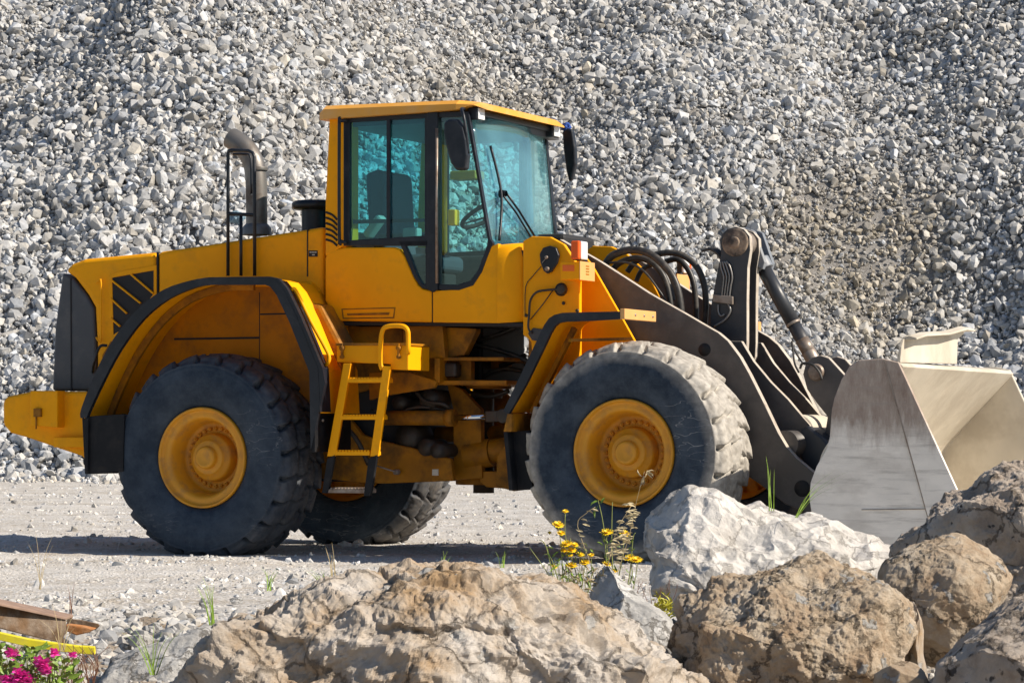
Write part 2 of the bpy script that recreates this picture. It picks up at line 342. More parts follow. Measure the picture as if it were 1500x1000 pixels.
def tyre_mesh(name, m, zc, seed):
    half = [(.20,.345),(.225,.352),(.25,.375),(.272,.42),(.290,.48),(.297,.54),(.296,.59),(.290,.63),(.284,.655),(.276,.680),(.262,.703),(.240,.718),(.20,.727),(.15,.731),(.10,.733),(.05,.735),(0,.735)]
    hp = spline([Vector((-a,r,0)) for a,r in half], 3)
    prof = hp + [Vector((-v.x,v.y,0)) for v in reversed(hp[:-1])]
    A = 620; Pn = len(prof); ya = np.array([v.x for v in prof]); ra = np.array([v.y for v in prof])
    ang = np.linspace(0, 2*math.pi, A, endpoint=False); AA, YY = np.meshgrid(ang, ya, indexing='ij'); RR = np.tile(ra, (A,1))
    al = np.abs(YY); sg = np.where(YY < 0, 0., .5)
    NL = 24
    # blocks: outer column, inner column, swept back towards the shoulder
    ph = AA*NL/(2*math.pi)+sg
    # arc coordinate running from crown (0) over the shoulder (0.33)
    arc = al + np.maximum(0, .735-RR)*.9
    sweep = .55*np.sin(np.clip(arc/.30,0,1)*math.pi*.5)
    pO = ph+sweep*1.5
    pI = ph+.5+arc*2.2
    split = .115+.012*np.sin(2*math.pi*pO)
    outer = al > split
    fo = np.abs((pO % 1)-.5)*2; fi = np.abs((pI % 1)-.5)*2          # 1 at groove centre
    g = np.where(outer, fo, fi)
    wdt = np.where(outer, .84-.10*np.clip((arc-.2)/.1,0,1), .88)
    gr = np.clip((g-wdt)/(1-wdt)*1.8, 0, 1)
    cg = np.clip(1-np.abs(al-split)/.017, 0, 1)*1.5
    c2 = np.clip(1-np.abs(YY-.02*np.sin(2*math.pi*ph))/.010, 0, 1)*.8
    tread = np.clip((RR-.66)/.03, 0, 1)
    dep = np.clip(np.maximum(np.maximum(gr, cg), c2), 0, 1)*tread*(.034+.006*(arc > .2))
    # each worn block tilts a little: scale-like steps
    saw = np.where(outer, (pO % 1), (pI % 1)); dep = dep + tread*.024*saw*np.clip((arc-.03)/.05,0,1)
    P3 = np.stack([np.cos(AA)*RR, YY, np.sin(AA)*RR], -1).reshape(-1,3)
    nz = fbm(P3*9, 4, seed)*.006 + fbm(P3*30, 3, seed+9)*.003
    dep = dep + (nz.reshape(A,Pn)*tread)
    # shoulder lug ends bulge, sidewall rings
    side = (RR < .66) & (RR > .37)
    for r0, w, hgt in ((.655,.006,.006),(.628,.004,.004),(.56,.003,.0025),(.47,.004,.004),(.40,.005,.004),(.385,.004,.003)):
        YY = YY + np.sign(YY)*hgt*np.exp(-((RR-r0)/w)**2)*side
    Rn = RR-dep; Yn = YY - np.sign(YY)*dep*np.clip((arc-.2)/.12,0,1)*.8
    X = np.cos(AA)*Rn; Z = np.sin(AA)*Rn
    fl = -zc+.0; low = Z < fl
    sq = np.clip((fl+.16-Z)/.16, 0, 1)
    Yn = Yn*(1+.06*sq*(TR-zc)/.05*np.clip((.72-RR)/.2,0,1))
    Z = np.where(low, fl+.15*(Z-fl)*0-.004, Z)
    V = np.stack([X,Yn,Z], -1).reshape(-1,3)
    i = np.arange(A)[:,None]; j = np.arange(Pn-1)[None,:]; i2 = (i+1)%A
    Fc = np.stack([(i*Pn+j),(i2*Pn+j),(i2*Pn+j+1),(i*Pn+j+1)], -1).reshape(-1,4)[:, ::-1]
    return npmesh(name, V, Fc, m, True)

def rim_parts(w):
    mb = MB()
    mb.lathe([(.05,.350),(.0,.354),(-.018,.352),(-.024,.342),(-.014,.334),(.006,.330),(.010,.318),(.004,.300),(.008,.284),(.022,.272),(.035,.268),(.05,.262),(.16,.250),(.175,.243),(.18,.228)], (0,-.235,0), n=96)
    mb.lathe([(.18,.228),(.185,.20),(.185,.165),(.16,.16)], (0,-.235,0), n=96)
    mb.lathe([(.185,.23),(.30,.30),(.44,.325),(.47,.35),(.49,.35)], (0,-.235,0), n=64)
    mb.lathe([(.30,.30),(.32,.20),(.34,.0001)], (0,-.235,0), n=48)
    r = part(mb, 'rim', RIM, w, 0)
    hb = MB()
    hb.lathe([(.19,.172),(.12,.165),(.10,.155),(.095,.13),(.07,.122),(.062,.112),(.062,.080)], (0,-.235,0), n=64)
    hb.lathe([(.062,.082),(.03,.078),(.020,.070),(.016,.056),(.022,.048),(.018,.0001)], (0,-.235,0), n=40)
    hb.lathe([(.20,.158),(.42,.15),(.62,.16),(.70,.12)], (0,-.235,0), n=32)
    h = part(hb, 'hub', RIM, w, 0)
    nb = MB()
    for k in range(28):
        t = 2*math.pi*k/28; c = Vector((math.cos(t)*.204, -.235, math.sin(t)*.204))
        nb.lathe([(.186,.015),(.165,.015),(.162,.012),(.162,.0001)], c, n=6, smooth=False)
        nb.lathe([(.162,.007),(.150,.007),(.150,.0001)], c, n=6)
    part(nb, 'wheel_nuts', RIM, w, 0)
# ladders of coordinates read from the picture: wheel centres
WB = 3.2; YO = -1.17
def wheel(x, y, z, me, flip, ph, lab=None):
    w = empty('wheel', LD, (x,y,z), math.pi if flip else 0)
    t = bpy.data.objects.new('tyre', me); link(t, w)
    rim_parts(w)
    if lab: w['label'] = lab
    return w
mR2 = tyre_mesh('tyre', rubber('tyre_rubber_brown', False, True), .675, 3)
mR = tyre_mesh('tyre', RUB_R, .675, 3); mF = tyre_mesh('tyre', RUB_F, .719, 5)
wheel(0, -.935, .675, mR, False, 0, 'rear wheel with dark rubber tyre'); wheel(0, 1.15, .675, mR2, True, 1)
wheel(WB, -.935, .719, mF, False, 0, 'front wheel with chalky dust on its worn tyre'); wheel(WB, 1.15, .719, mF, True, 1)

# ---- axles and chassis
mb = MB()
for x, z in ((0,.69),(WB,.73)):
    mb.lathe([(-.72,.12),(-.66,.16),(-.50,.17),(-.42,.13),(-.22,.13),(-.16,.24),(0,.27),(.16,.24),(.22,.13),(.42,.13),(.50,.17),(.66,.16),(.72,.12)], (x,0,z), n=32)
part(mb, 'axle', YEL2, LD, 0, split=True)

# rear frame side plate, low, with a bevelled front
mb = MB()
low = LP([(470,560),(530,636),(552,644),(600,655),(660,672),(664,704),(560,708),(520,706),(470,700)], -.52)
mb.prism(low, -.52, -.47); mb.prism(low, .47, .52)
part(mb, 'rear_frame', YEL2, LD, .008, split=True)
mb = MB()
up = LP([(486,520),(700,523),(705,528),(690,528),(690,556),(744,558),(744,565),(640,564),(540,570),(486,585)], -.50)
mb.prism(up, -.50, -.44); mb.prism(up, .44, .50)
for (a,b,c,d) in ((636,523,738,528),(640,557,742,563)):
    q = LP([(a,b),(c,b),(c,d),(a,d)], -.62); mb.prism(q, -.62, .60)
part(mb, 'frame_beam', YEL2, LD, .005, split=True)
P1('frame_bracket', YEL2, [(590,477),(648,477),(652,524),(590,524)], -.66, -.60)
P1('frame_bracket', YEL2, [(650,479),(697,481),(697,486),(680,520),(654,524),(650,500)], -.58, -.50)
P1('frame_bracket', YEL2, [(488,478),(590,478),(590,505),(488,505)], -.60, -.57)
P1('frame_bracket', YEL2, [(540,545),(600,545),(640,558),(636,568),(560,580),(541,586)], -.70, -.66)
P1('frame_post', YEL2, [(636,524),(644,524),(644,560),(636,560)], -.68, -.56)
# inner dark machinery behind
mb = MB()
mb.box((-1.45,-.44,.62),(1.02,.44,1.25)); mb.box((.5,-.40,.5),(1.25,.40,1.5))
mb.box((1.0,-.30,1.2),(1.75,.42,1.62)); mb.box((1.0,-.25,.95),(1.3,.3,1.25)); part(mb, 'engine_block', DRK, LD, .02, split=True)
mb = MB(); A_ = L(560,590,-.42)
for (px,py,r,y) in ((588,590,.05,-.5),(632,585,.07,-.5),(600,640,.09,-.45),(628,655,.06,-.5),(644,660,.05,-.55)):
    c = L(px,py,y); mb.lathe([(-.05,.0001),(-.05,r),(.2,r)], c, n=24)
mb.tube([L(545,600,-.55),L(580,612,-.56),L(596,600,-.56),L(620,596,-.55),L(660,602,-.5)], .012, 8, 5)
mb.tube([L(610,575,-.55),L(625,588,-.56),L(650,592,-.56),L(664,604,-.5)], .014, 8, 5)
mb.tube([L(480,600,-.6),L(520,640,-.62),L(540,680,-.55)], .018, 8, 5)
part(mb, 'hydraulic_fittings', GRIME, LD, 0)
# vertical hinge: rear part
mb = MB()
hx = L(690,600,0).x
q = LP([(654,560),(676,570),(704,600),(706,700),(664,703),(664,600)], -.36); mb.prism(q, -.36, -.30); mb.prism(q, .30, .36)
for z in (.48,.62,1.16,1.30): mb.lathe([(0,.0001),(0,.20),(.05,.20),(.05,.0001)], (hx+.1,0,z), 'z', 32)
part(mb, 'hinge_bracket', YEL2, LD, .006, split=True)
mb = MB(); mb.cyl((hx+.1,0,.42),(hx+.1,0,1.4),.075); part(mb, 'hinge_pin', GRIME, LD, 0)
mb = MB()
mb.cyl((hx-.5,0,.83),(hx+.9,0,.86),.055); 
mb.cyl(L(722,660,-.3),L(775,655,-.3),.085); mb.cyl(L(685,668,-.3),L(722,662,-.3),.10)
part(mb, 'drive_shaft', YEL2, LD, 0, split=True)
# bottom beams and front-frame lower plate
mb = MB()
q = LP([(703,690),(745,690),(745,716),(712,713),(703,705)], -.34); mb.prism(q, -.34, .34)
part(mb, 'frame_crossmember', YEL2, LD, .006)
P1('front_frame_leg', YEL2, [(726,712),(728,668),(748,640),(775,640),(775,716),(752,719)], -.46, -.40, both=True)
# steering cylinders
for s in (-1,1):
    mb = MB(); y = -.56
    a, b = L(555,612,y), L(664,612,y); 
    if s > 0: a.y = b.y = .56
    mb.cyl(a,b,.052,28); mb.cyl(b-Vector((.05,0,0)),b+Vector((.01,0,0)),.060,28)
    cyl_o = part(mb, 'steering_cylinder', YEL2, LD, 0)
    mb = MB(); c = L(714,610,y); c.y = b.y; mb.cyl(b,c,.021,20); part(mb, 'cylinder_rod', CHR, cyl_o, 0)
    mb = MB(); d = L(740,609,y); d.y = b.y; mb.bar(c,d,.07,.075); mb.lathe([(-.05,.0001),(-.05,.05),(.05,.05),(.05,.0001)], d, n=24); part(mb, 'rod_eye', GRIME, cyl_o, .006)
# hoses round the hinge
mb = MB()
for k,(pts) in enumerate([[(640,486),(680,500),(720,510),(752,520),(775,530)],[(650,520),(700,500),(740,486),(762,476)],[(700,560),(720,545),(745,540),(770,545)],[(660,550),(690,575),(720,580),(745,572)],[(676,590),(700,578),(735,580)],[(655,505),(700,532),(735,535),(770,520)]]):
    y = -.34+.05*k; mb.tube([L(a,b,y) for a,b in pts], .017, 8, 5)
part(mb, 'hose_bundle', HOSE, LD, 0)
P1('accumulator', GRIME, [(648,531),(668,531),(668,552),(648,552)], -.60, -.50, bevel=.02)

# ---- counterweight
mb = MB()
yc = -.98
cw = LP([(3,586),(10,580),(44,573),(130,573),(130,680),(118,668),(36,640),(14,634),(3,622)], yc); mb.prism(cw, yc, -yc)
ob = part(mb, 'counterweight', YEL, LD, .03, seg=3)
mb = MB(); q = LP([(44,572),(84,572),(84,626),(44,623)], yc-.09); mb.prism(q, yc-.09, yc+.02)
bx_ = part(mb, 'battery_cover', YEL, ob, .008)
mb = MB(); mb.tube([L(53,604,yc-.10),L(53,628,yc-.10)], .006, 6); mb.box(tuple(L(51,608,yc-.11)-Vector((.012,0,.012))), tuple(L(57,602,yc-.10)+Vector((.02,.02,.02)))); part(mb, 'latch', YEL2, bx_, 0)
mb = MB(); q = LP([(78,640),(128,640),(128,655),(78,655)], yc-.06); mb.prism(q, yc-.06, yc+.02); part(mb, 'tow_beam', YEL, ob, .006)
# ---- engine hood
yh_ = -.72
mb = MB()
hood_side = LP([(92,396),(104,386),(122,379),(229,369),(229,600),(140,600),(140,505),(137,450),(127,432),(108,407)], yh_)
mb.prism(hood_side, yh_, -yh_)
hd = part(mb, 'engine_hood', YEL, LD, .045, seg=4)
mb = MB(); q = LP([(231,369),(300,359),(474,332),(474,600),(231,600)], yh_); mb.prism(q, yh_, -yh_)
hd2 = part(mb, 'engine_cover', YEL, LD, .03, seg=4)
# grille
mb = MB(); q = LP([(91,399),(107,408),(127,433),(137,451),(140,505),(140,572),(76,572),(80,480)], yh_+.012); mb.prism(q, yh_+.012, -yh_-.012)
gr_ = part(mb, 'rear_grille', GRY, LD, .02, seg=3)
mb = MB(); q = LP([(102.5,408),(104,408),(105,572),(103.5,572)], yh_+.006); mb.prism(q, yh_+.006, yh_+.03); part(mb, 'grille_seam', DRK, gr_, 0)
# side vent with diagonal bars
mb = MB(); vo = LP([(164,407),(226,396),(226,430),(190,475),(166,492)], yh_-.003); mb.prism(vo, yh_-.003, yh_+.01)
vn = part(mb, 'side_vent', DRK, hd, 0)
mb = MB()
for a,b in (((163,410),(206,444)),((192,402),(225,430)),((162,437),(186,459)),((162,466),(176,478))):
    mb.bar(L(*a,yh_-.012), L(*b,yh_-.012), .012, .018, up=(0,1,0))
part(mb, 'vent_bars', YEL, vn, .002)
mb = MB(); o_ = LP([(158,405),(172,398),(229,388),(229,440),(190,485),(163,500)], yh_-.008); mb.ring(o_, LP([(164,407),(172,405),(225,396),(225,430),(190,475),(166,490)], yh_-.008), yh_-.008, yh_+.02); part(mb, 'vent_frame', YEL, vn, .003)
mb = MB(); mb.tube([L(141,415,yh_-.02),L(145,411,yh_-.03),L(148,416,yh_-.03),L(148,494,yh_-.03),L(144,499,yh_-.03),L(141,494,yh_-.02)], .006, 8, 3); part(mb, 'hood_handle', YEL, hd, 0)
mb = MB(); mb.tube([L(157,506,yh_-.1),L(146,508,yh_-.12),L(138,530,yh_-.12),L(136,545,yh_-.02)], .011, 8, 5); part(mb, 'grab_loop', BLK, hd, 0)
mb = MB(); mb.box(tuple(L(229.2,369,yh_-.002)), tuple(L(231.6,430,yh_-.002)+Vector((0,.02,0)))); mb.box(tuple(L(449.5,335,yh_-.004)), tuple(L(451,405,yh_-.004)+Vector((0,.02,0)))); 
mb.box(tuple(L(379.5,428,yh_-.004)), tuple(L(380.5,600,yh_-.004)+Vector((0,.02,0)))); mb.box(tuple(L(381,459,yh_-.004)), tuple(L(450,460,yh_-.004)+Vector((0,.02,0))))
mb.box(tuple(L(255,495,yh_-.004)), tuple(L(380,496,yh_-.004)+Vector((0,.02,0))))
part(mb, 'panel_seam', DRK, hd2, 0, split=True)
mb = MB(); mb.prism(LP([(150,520),(180,470),(235,432),(300,420),(448,420),(470,470),(470,598),(150,598)], yh_-.002), yh_-.002, yh_+.01); part(mb, 'wheel_well_shade_panel', YSK, hd2, 0)  # added panel: wheel-well shade painted as darker orange over the hood wall
mb = MB(); q = LP([(452,367),(465,367),(465,376),(452,376)], yh_-.004); mb.prism(q, yh_-.004, yh_+.01); bd = part(mb, 'badge', DRK, hd2, 0)
mb = MB()
for k in range(4): q = LP([(453.5+2.7*k,368.6),(455.3+2.7*k,368.6),(455.3+2.7*k,370.4),(453.5+2.7*k,370.4)], yh_-.006); mb.prism(q, yh_-.006, yh_)
q = LP([(457,372.4),(461,372.4),(461,374),(457,374)], yh_-.006); mb.prism(q, yh_-.006, yh_); part(mb, 'badge_marks', CREAM, bd, 0)
# ---- exhaust, rail, intake
ye = -.30
mb = MB(); cpath = [L(376,345,ye),L(376,300,ye),L(375,262,ye),L(371,238,ye),L(361,220,ye),L(347,208,ye),L(338,202,ye)]
mb.tube([p for p in spline([Vector(v) for v in cpath], 6)], .078, 28, cap=False); mb.tube([p for p in spline([Vector(v) for v in cpath], 6)], .070, 28, cap=False)
ex_ = part(mb, 'exhaust_pipe', EXH, LD, 0)
mb = MB(); mb.lathe([(-.03,.11),(.02,.105),(.04,.09),(.05,.079)], L(376,338,ye), 'z', 28); mb.lathe([(0,.081),(.012,.083),(.024,.081)], L(376,250,ye), 'z', 28); part(mb, 'exhaust_collar', EXH, ex_, 0, split=True)
yr = -.755
mb = MB()
mb.tube([L(334,404,yr),L(334,300,yr),L(334,226,yr),L(335,221,yr),L(339,220,yr),L(364,221,yr),L(370,224,yr),L(372.5,230,yr),L(373,300,yr),L(373,404,yr)], .0125, 10)
mb.tube([L(353,404,yr),L(353,316,yr)], .012, 8); mb.tube([L(334,313,yr),L(373,315,yr)], .013, 8)
mb.tube([L(341,226,yr+.12),L(358,226,yr+.12),L(367,232,yr+.12),L(368,285,yr+.12)], .009, 8, 3)
mb.bar(L(340,223,yr),L(340,226,yr+.12), .01,.01); mb.bar(L(371,285,yr),L(368,285,yr+.12), .01,.01)
part(mb, 'guard_rail', BLK, LD, 0)
mb = MB(); c = L(462,320,-.25); mb.lathe([(-.1,.10),(.07,.10)], c, 'z', 28); mb.lathe([(.06,.10),(.065,.155),(.075,.17),(.11,.17),(.125,.15),(.13,.0001)], c, 'z', 36); part(mb, 'air_intake', BLK, LD, 0)

# ---- fenders
def fender(outpts, innpts, w0, w1, name, trim_w, flip=1, inner_drop=0):
    pass
def do_fender(out, inn, y0, y1, s):
    """out: px outline of the outer edge; inn: inner edge; a black lip at the outside, a yellow sheet sweeping inwards"""
    oz = LP(out, y0); iz = LP(inn, y0); mb = MB()
    n = len(oz)
    if s > 0: mir = lambda y: y
    else: mir = lambda y: -y
    vs = [(x,mir(y0),z) for x,z in oz]+[(x,mir(y0),z) for x,z in iz]+[(x,mir(y0+.035),z) for x,z in oz]+[(x,mir(y0+.035),z) for x,z in iz]; fs = []
    for k in range(n-1):
        j = k+1; fs += [(k,j,n+j,n+k),(2*n+k,3*n+k,3*n+j,2*n+j),(k,2*n+k,2*n+j,j),(n+k,n+j,3*n+j,3*n+k)]
    fs += [(0,n,3*n,2*n),(n-1,3*n-1,4*n-1,2*n-1)]
    mb.add(vs, fs); lip = mb
    mid = [((a[0]*.55+b[0]*.45),(a[1]*.55+b[1]*.45)) for a,b in zip(oz,iz)]
    return lip, mid
rf_out = spl2([(118,612),(119,598),(140,545),(165,498),(198,456),(238,425),(278,411),(306,406)],3)[:-1]+[(306,406),(340,405.5),(394,405),(408,408),(420,422),(440,463),(472,538),(476,560)]
rf_in = spl2([(127,612),(130,603),(152,556),(176,512),(209,468),(246,438),(286,421),(308,417)],3)[:-1]+[(308,417),(340,417),(388,417),(396,420),(405,432),(424,472),(453,545),(455,660)]
for s in (1,-1):
    lip, mid = do_fender(rf_out, rf_in, -1.27, -.72, s)
    fo_ = part(lip, 'rear_fender', YEL, LD, .0); 
    fo_.data.materials.clear(); fo_.data.materials.append(BLK)
    fo_['label'] = 'black edged rear fender'
    mb = MB(); mb.sheet(mid, s*-1.245, s*-.70, .012); part(mb, 'fender_panel', YEL, fo_, 0)
    mb = MB(); mb.sheet([(x+.008,z+.008) for x,z in mid[-7:]], *sorted((s*-1.272, s*-1.12)), .006 if s > 0 else .006); part(mb, 'rubber_edge', BLK, fo_, 0)
    # inner stiffening lip on the underside
    mb = MB(); ins = inset(mid+[(mid[-1][0],mid[-1][1]-.3),(mid[0][0],mid[0][1]-.3)], .055)[:len(mid)]
    mb2 = MB(); mb2.sheet(ins[2:-6], s*-.98, s*-.95, .05); part(mb2, 'fender_rib', YEL2, fo_, 0)
    # mud flaps
    y0 = s*-1.26; y1 = s*-.68
    a = L(124,612,-1.26); b = L(124,694,-1.26); mb = MB(); mb.prism([(a.x,a.z),(a.x+.03,a.z),(b.x+.025,b.z),(b.x,b.z)], y0, y1)
    c = L(180,608,-1.26); 
    part(mb, 'mudflap', BLKM, fo_, .004)
    mb = MB(); q = LP([(120,610),(182,606),(180,690),(124,694)], -1.24); mb.prism(q, s*-1.24, s*-1.22); part(mb, 'mudflap', BLKM, fo_, .004)
    mb = MB(); q = LP([(455,545),(476,545),(490,562),(488,652),(457,662)], -1.20) if s > 0 else LP([(455,545),(476,545),(490,562),(488,652),(457,662)], -1.20)
    e0 = L(456,545,-1.265); e1 = L(456,662,-1.265)
    mb.prism([(e0.x,e0.z),(e0.x+.03,e0.z),(e1.x+.03,e1.z),(e1.x,e1.z)], s*-1.265, s*-.75)
    fl_ = part(mb, 'mudflap', BLKM, fo_, .004)
    mb = MB()
    for yy in (.3,.6):
        pz = e0.z*(1-yy)+e1.z*yy; mb.lathe([(.03,.012),(.038,.010),(.038,.0001)], (e0.x, s*-1.16, pz), 'x', 8)
    part(mb, 'bolt', WORN, fl_, 0, split=True)
# deck beside the fender
mb = MB(); q = LP([(415,411),(455,412),(468,424),(476,450),(494,470),(500,500),(486,560),(470,562),(440,500)], -.74); mb.prism(q, -.74, -.58); part(mb, 'deck_panel', YEL, LD, .02)
mb = MB(); q = LP([(432,440),(470,446),(500,505),(500,565),(482,565)], -.95); mb.prism(q, -.95, -.72); part(mb, 'deck_panel', YEL2, LD, .03)
mb = MB(); yy = -1.16
mb.tube([L(425,424,-1.1),L(428,424,yy),L(434,427,yy),L(455,470,yy),L(474,505,yy),L(482,522,yy),L(480,532,yy),L(474,536,-1.1)], .0135, 10, 4); part(mb, 'grab_rail', YEL, LD, 0)

# ---- toolbox, ladder
yt = -1.10
tb = P1('tool_box', YEL, [(493,505),(572,505),(598,506),(598,542),(572,541),(572,533),(493,530)], yt, -.78)
mb = MB(); q = LP([(491.5,502.5),(599,502.5),(599,506),(491.5,506)], yt-.01); mb.prism(q, yt-.01, -.77); part(mb, 'box_lid', YEL2, tb, .002)
for px in (501,584):
    mb = MB(); p = L(px,514,yt-.012); mb.bar(p+Vector((0,0,.05)), p-Vector((0,0,.05)), .018, .012); mb.lathe([(-.01,.0001),(-.01,.018),(.01,.018)], p+Vector((0,0,.02)), n=12); mb.lathe([(-.01,.0001),(-.01,.014),(.01,.014)], p-Vector((0,0,.04)), n=12); part(mb, 'latch', YEL2, tb, 0)
mb = MB(); y = yt-.05
mb.tube([L(560,541,y),L(557,530,y),L(558,498,y),L(561,483,y),L(567,478.5,y),L(578,477,y),L(591,478,y),L(597,484,y),L(598,495,y),L(598,514,y),L(598,516,yt)], .0165, 12, 4); part(mb, 'grab_handle', YEL, LD, 0)
ladder = empty('ladder', LD)
yl = -1.16
for (a,b,y,w) in (((508,532),(485,668),yl,10),((566,536),(548,668),yl,10)):
    mb = MB(); q = LP([(a[0]-w*.5,a[1]),(a[0]+w*.6,a[1]),(b[0]+w*.6,b[1]),(b[0]-w*.6,b[1])], y); mb.prism(q, y, y+.012)
    q2 = LP([(a[0]-w*.5,a[1]),(a[0]-w*.5+2,a[1]),(b[0]-w*.6+2,b[1]),(b[0]-w*.6,b[1])], y); mb.prism(q2, y+.012, y+.12)
    part(mb, 'ladder_rail', YEL, ladder, .003)
for (a,b,w) in (((484,668),(476,722),8),((545,668),(538,726),9)):
    mb = MB(); q = LP([(a[0]-w*.6,a[1]+3),(a[0]+w*.8,a[1]-2),(b[0]+w*.7,b[1]-8),(b[0]+w*.4,b[1]),(b[0]-w*.6,b[1])], yl-.006); mb.prism(q, yl-.006, yl+.02); part(mb, 'rubber_strap', BLKM, ladder, .003)
for (x0,x1,py) in ((501,559,557),(493,551,611),(481,541,663),(473,534,718)):
    mb = MB(); a = L(x0,py,yl); b = L(x1,py,yl)
    mb.box((a.x,yl+.002,a.z-.016),(b.x,yl+.17,a.z+.010))
    k = 13
    for i in range(k): xx = a.x+(b.x-a.x)*(i+.5)/k; mb.box((xx-.008,yl+.004,a.z+.009),(xx+.008,yl+.165,a.z+.020))
    part(mb, 'ladder_step', YEL if py < 700 else WORN, ladder, .002)
mb = MB(); mb.tube([L(546,680,-.6),L(580,691,-.6)], .006, 6); mb.lathe([(-.02,.0001),(-.02,.02),(.02,.02)], L(581,691,-.56), n=10); part(mb, 'latch_rod', WORN, LD, 0)
q = MB(); q.prism(LP([(633,687),(642,687),(642,696),(633,696)], -.526), -.526, -.51); part(q, 'label_plate', CREAM, LD, 0)
# ---- cab
yb = -.78
mb = MB()
rear = LP([(476,378),(480,370),(488,366),(506,362),(576,362),(585,365),(592,374),(607,408),(612,417),(619,423),(632,426),(632,472),(498,470),(480,448),(476,440)], yb)
mb.prism(rear, yb, yb+.06)
cab = part(mb, 'cab', YEL, LD, .012, seg=3)
mb = MB(); mb.prism(rear, -yb-.06, -yb); part(mb, 'side_panel', YEL, cab, .012)
mb = MB()
fr = LP([(634,426),(672,424),(690,416),(702,398),(712,372),(718,362),(728,357),(730,357),(730,473),(634,472)], yb)
mb.prism(fr, yb, yb+.05)
dr = part(mb, 'cab_door', YEL, cab, .004, seg=2)
for s in (1,-1):
    mb = MB(); c0 = L(729.5,360,yb); zt_ = c0.z+.01; zb_ = L(740,473,yb).z; vs = []; K_ = 12; hz = [(0,zb_),(.012,zb_+.02),(.012,zt_-.10),(.0,zt_-.03),(-.03,zt_-.003),(-.08,zt_+.004)]
    for k in range(K_+1):
        t = math.pi/2*k/K_
        for (o_, z_) in hz: r_ = .24+o_; xx = c0.x+(r_*math.sin(t) if k else 0); vs.append((xx, s*(yb+.24-r_*math.cos(t)-(0 if k else 0)), z_+(.012*math.sin(t))))
    n_ = len(hz); fs = [(k*n_+j,(k+1)*n_+j,(k+1)*n_+j+1,k*n_+j+1) for k in range(K_) for j in range(n_-1)]
    if s > 0: mb.add(vs, fs, True); part(mb, 'corner_panel', YEL, cab, 0)
XB_ = L(640,300,yb).x; XF_ = L(700,250,yb).x; XFF = L(804,250,.64).x
def farx(x, z):
    t = max(0,(x-XB_)/(XF_-XB_)); return (XB_+(x-XB_)*(XFF-XB_)/(XF_-XB_) if x > XB_ else x, z)
mb = MB(); mb.prism([farx(x,z) for x,z in fr], -yb-.15, -yb-.10); part(mb, 'cab_door', YEL, cab, .015, seg=3)
# body ribs on the lower edge
mb = MB(); q = LP([(500,452),(579,450),(577,466),(502,467)], yb-.004); q2 = inset(q,.008); mb.ring(q,q2,yb-.004,yb+.01); mb.prism(LP([(508,459),(570,457.5),(569,461),(509,462)], yb-.006), yb-.006, yb+.01); part(mb, 'step_recess', YEL2, cab, .001)
mb = MB(); mb.prism(LP([(632,426),(634,426),(634,472),(632,472)], yb+.01), yb+.01, yb+.03); mb.prism(LP([(498,470),(766,473),(766,478),(500,476)], yb+.03), yb+.03, -yb-.03); part(mb, 'cab_seam', DRK, cab, 0)
# rear pillar with slanted slots
xr0 = L(480,300,yb).x; xr1 = L(503,300,yb).x
mb = MB()
rp = LP([(482,172),(512,172),(512,352),(500,362),(476,376),(476,300)], yb); mb.prism(rp, yb, yb+.14); mb.prism(rp, -yb-.14, -yb)
rp_ = part(mb, 'corner_pillar', YEL, cab, .012, split=True)
mb = MB()
for i in range(6):
    a = (477.5,311+8.0*i); b = (494,322+7.6*i); mb.tube([L(*a,yb-.001),L((a[0]+b[0])/2+1,(a[1]+b[1])/2-1.6,yb-.001),L(*b,yb-.001)], .0085, 6, 3)
part(mb, 'vent_slots', DRK, rp_, 0)
# cab rear wall, floor, front lower wall
xb = L(486,400,yb).x; zf = L(500,468,yb).z; zt = L(560,170,yb).z; zw = L(560,356,yb).z
xf = L(768,400,yb).x
mb = MB(); mb.box((xb,yb+.06,zf),(xb+.05,-yb-.06,zw)); mb.box((xb,yb+.06,zf),(xf,-yb-.06,zf+.06)); mb.box((xf-.07,yb+.05,zf),(xf-.02,-yb-.05,L(750,362,yb).z-.02)); part(mb, 'cab_floor', DRK, cab, 0)
# rear window
mb = MB(); mb.box((xb+.02,yb+.15,zw),(xb+.028,-yb-.15,zt-.03)); part(mb, 'rear_window', GSIDE, cab, 0)
mb = MB(); mb.box((xb+.0,yb+.12,zw-.01),(xb+.05,-yb-.12,zw+.05)); part(mb, 'sill', BLK, cab, .003)

def window(name, outer, inner, y, m, both=True):
    for s in ((1,-1) if both else (1,)):
        mb = MB(); o = LP(outer, y); i = LP(inner, y); yy = y*s
        if s < 0 and name == 'door': o = [farx(*q) for q in o]; i = [farx(*q) for q in i]; yy -= .08
        mb.ring(o, i, yy, yy+s*.035); f = part(mb, 'window_frame', BLK, cab, .004)
        mb = MB(); c = [((a[0]*.7+b[0]*.3),(a[1]*.7+b[1]*.3)) for a,b in zip(i,o)]; mb.prism(c, yy+s*.015, yy+s*.021); part(mb, 'pane' , m, f, 0)
yw = yb-.004
window('side', [(503,172),(628,166),(628,360),(503,360)], [(512,179),(622,173),(622,345),(512,352)], yw, GSIDE)
mb = MB(); mb.prism(LP([(566,175),(571,175),(571,350),(566,350)], yw-.004), yw-.004, yw+.02); part(mb, 'window_bar', BLK, cab, .002)
mb = MB(); mb.prism(LP([(512,322),(622,320),(622,325),(512,328)], yw+.05), yw+.05, yw+.06); part(mb, 'sill', DRK, cab, 0)
window('low', [(583,352),(628,352),(628,424),(618,422),(606,406),(592,372)], [(594,360),(623,360),(623,417),(618,415),(611,402),(600,373)], yw, GDOOR)
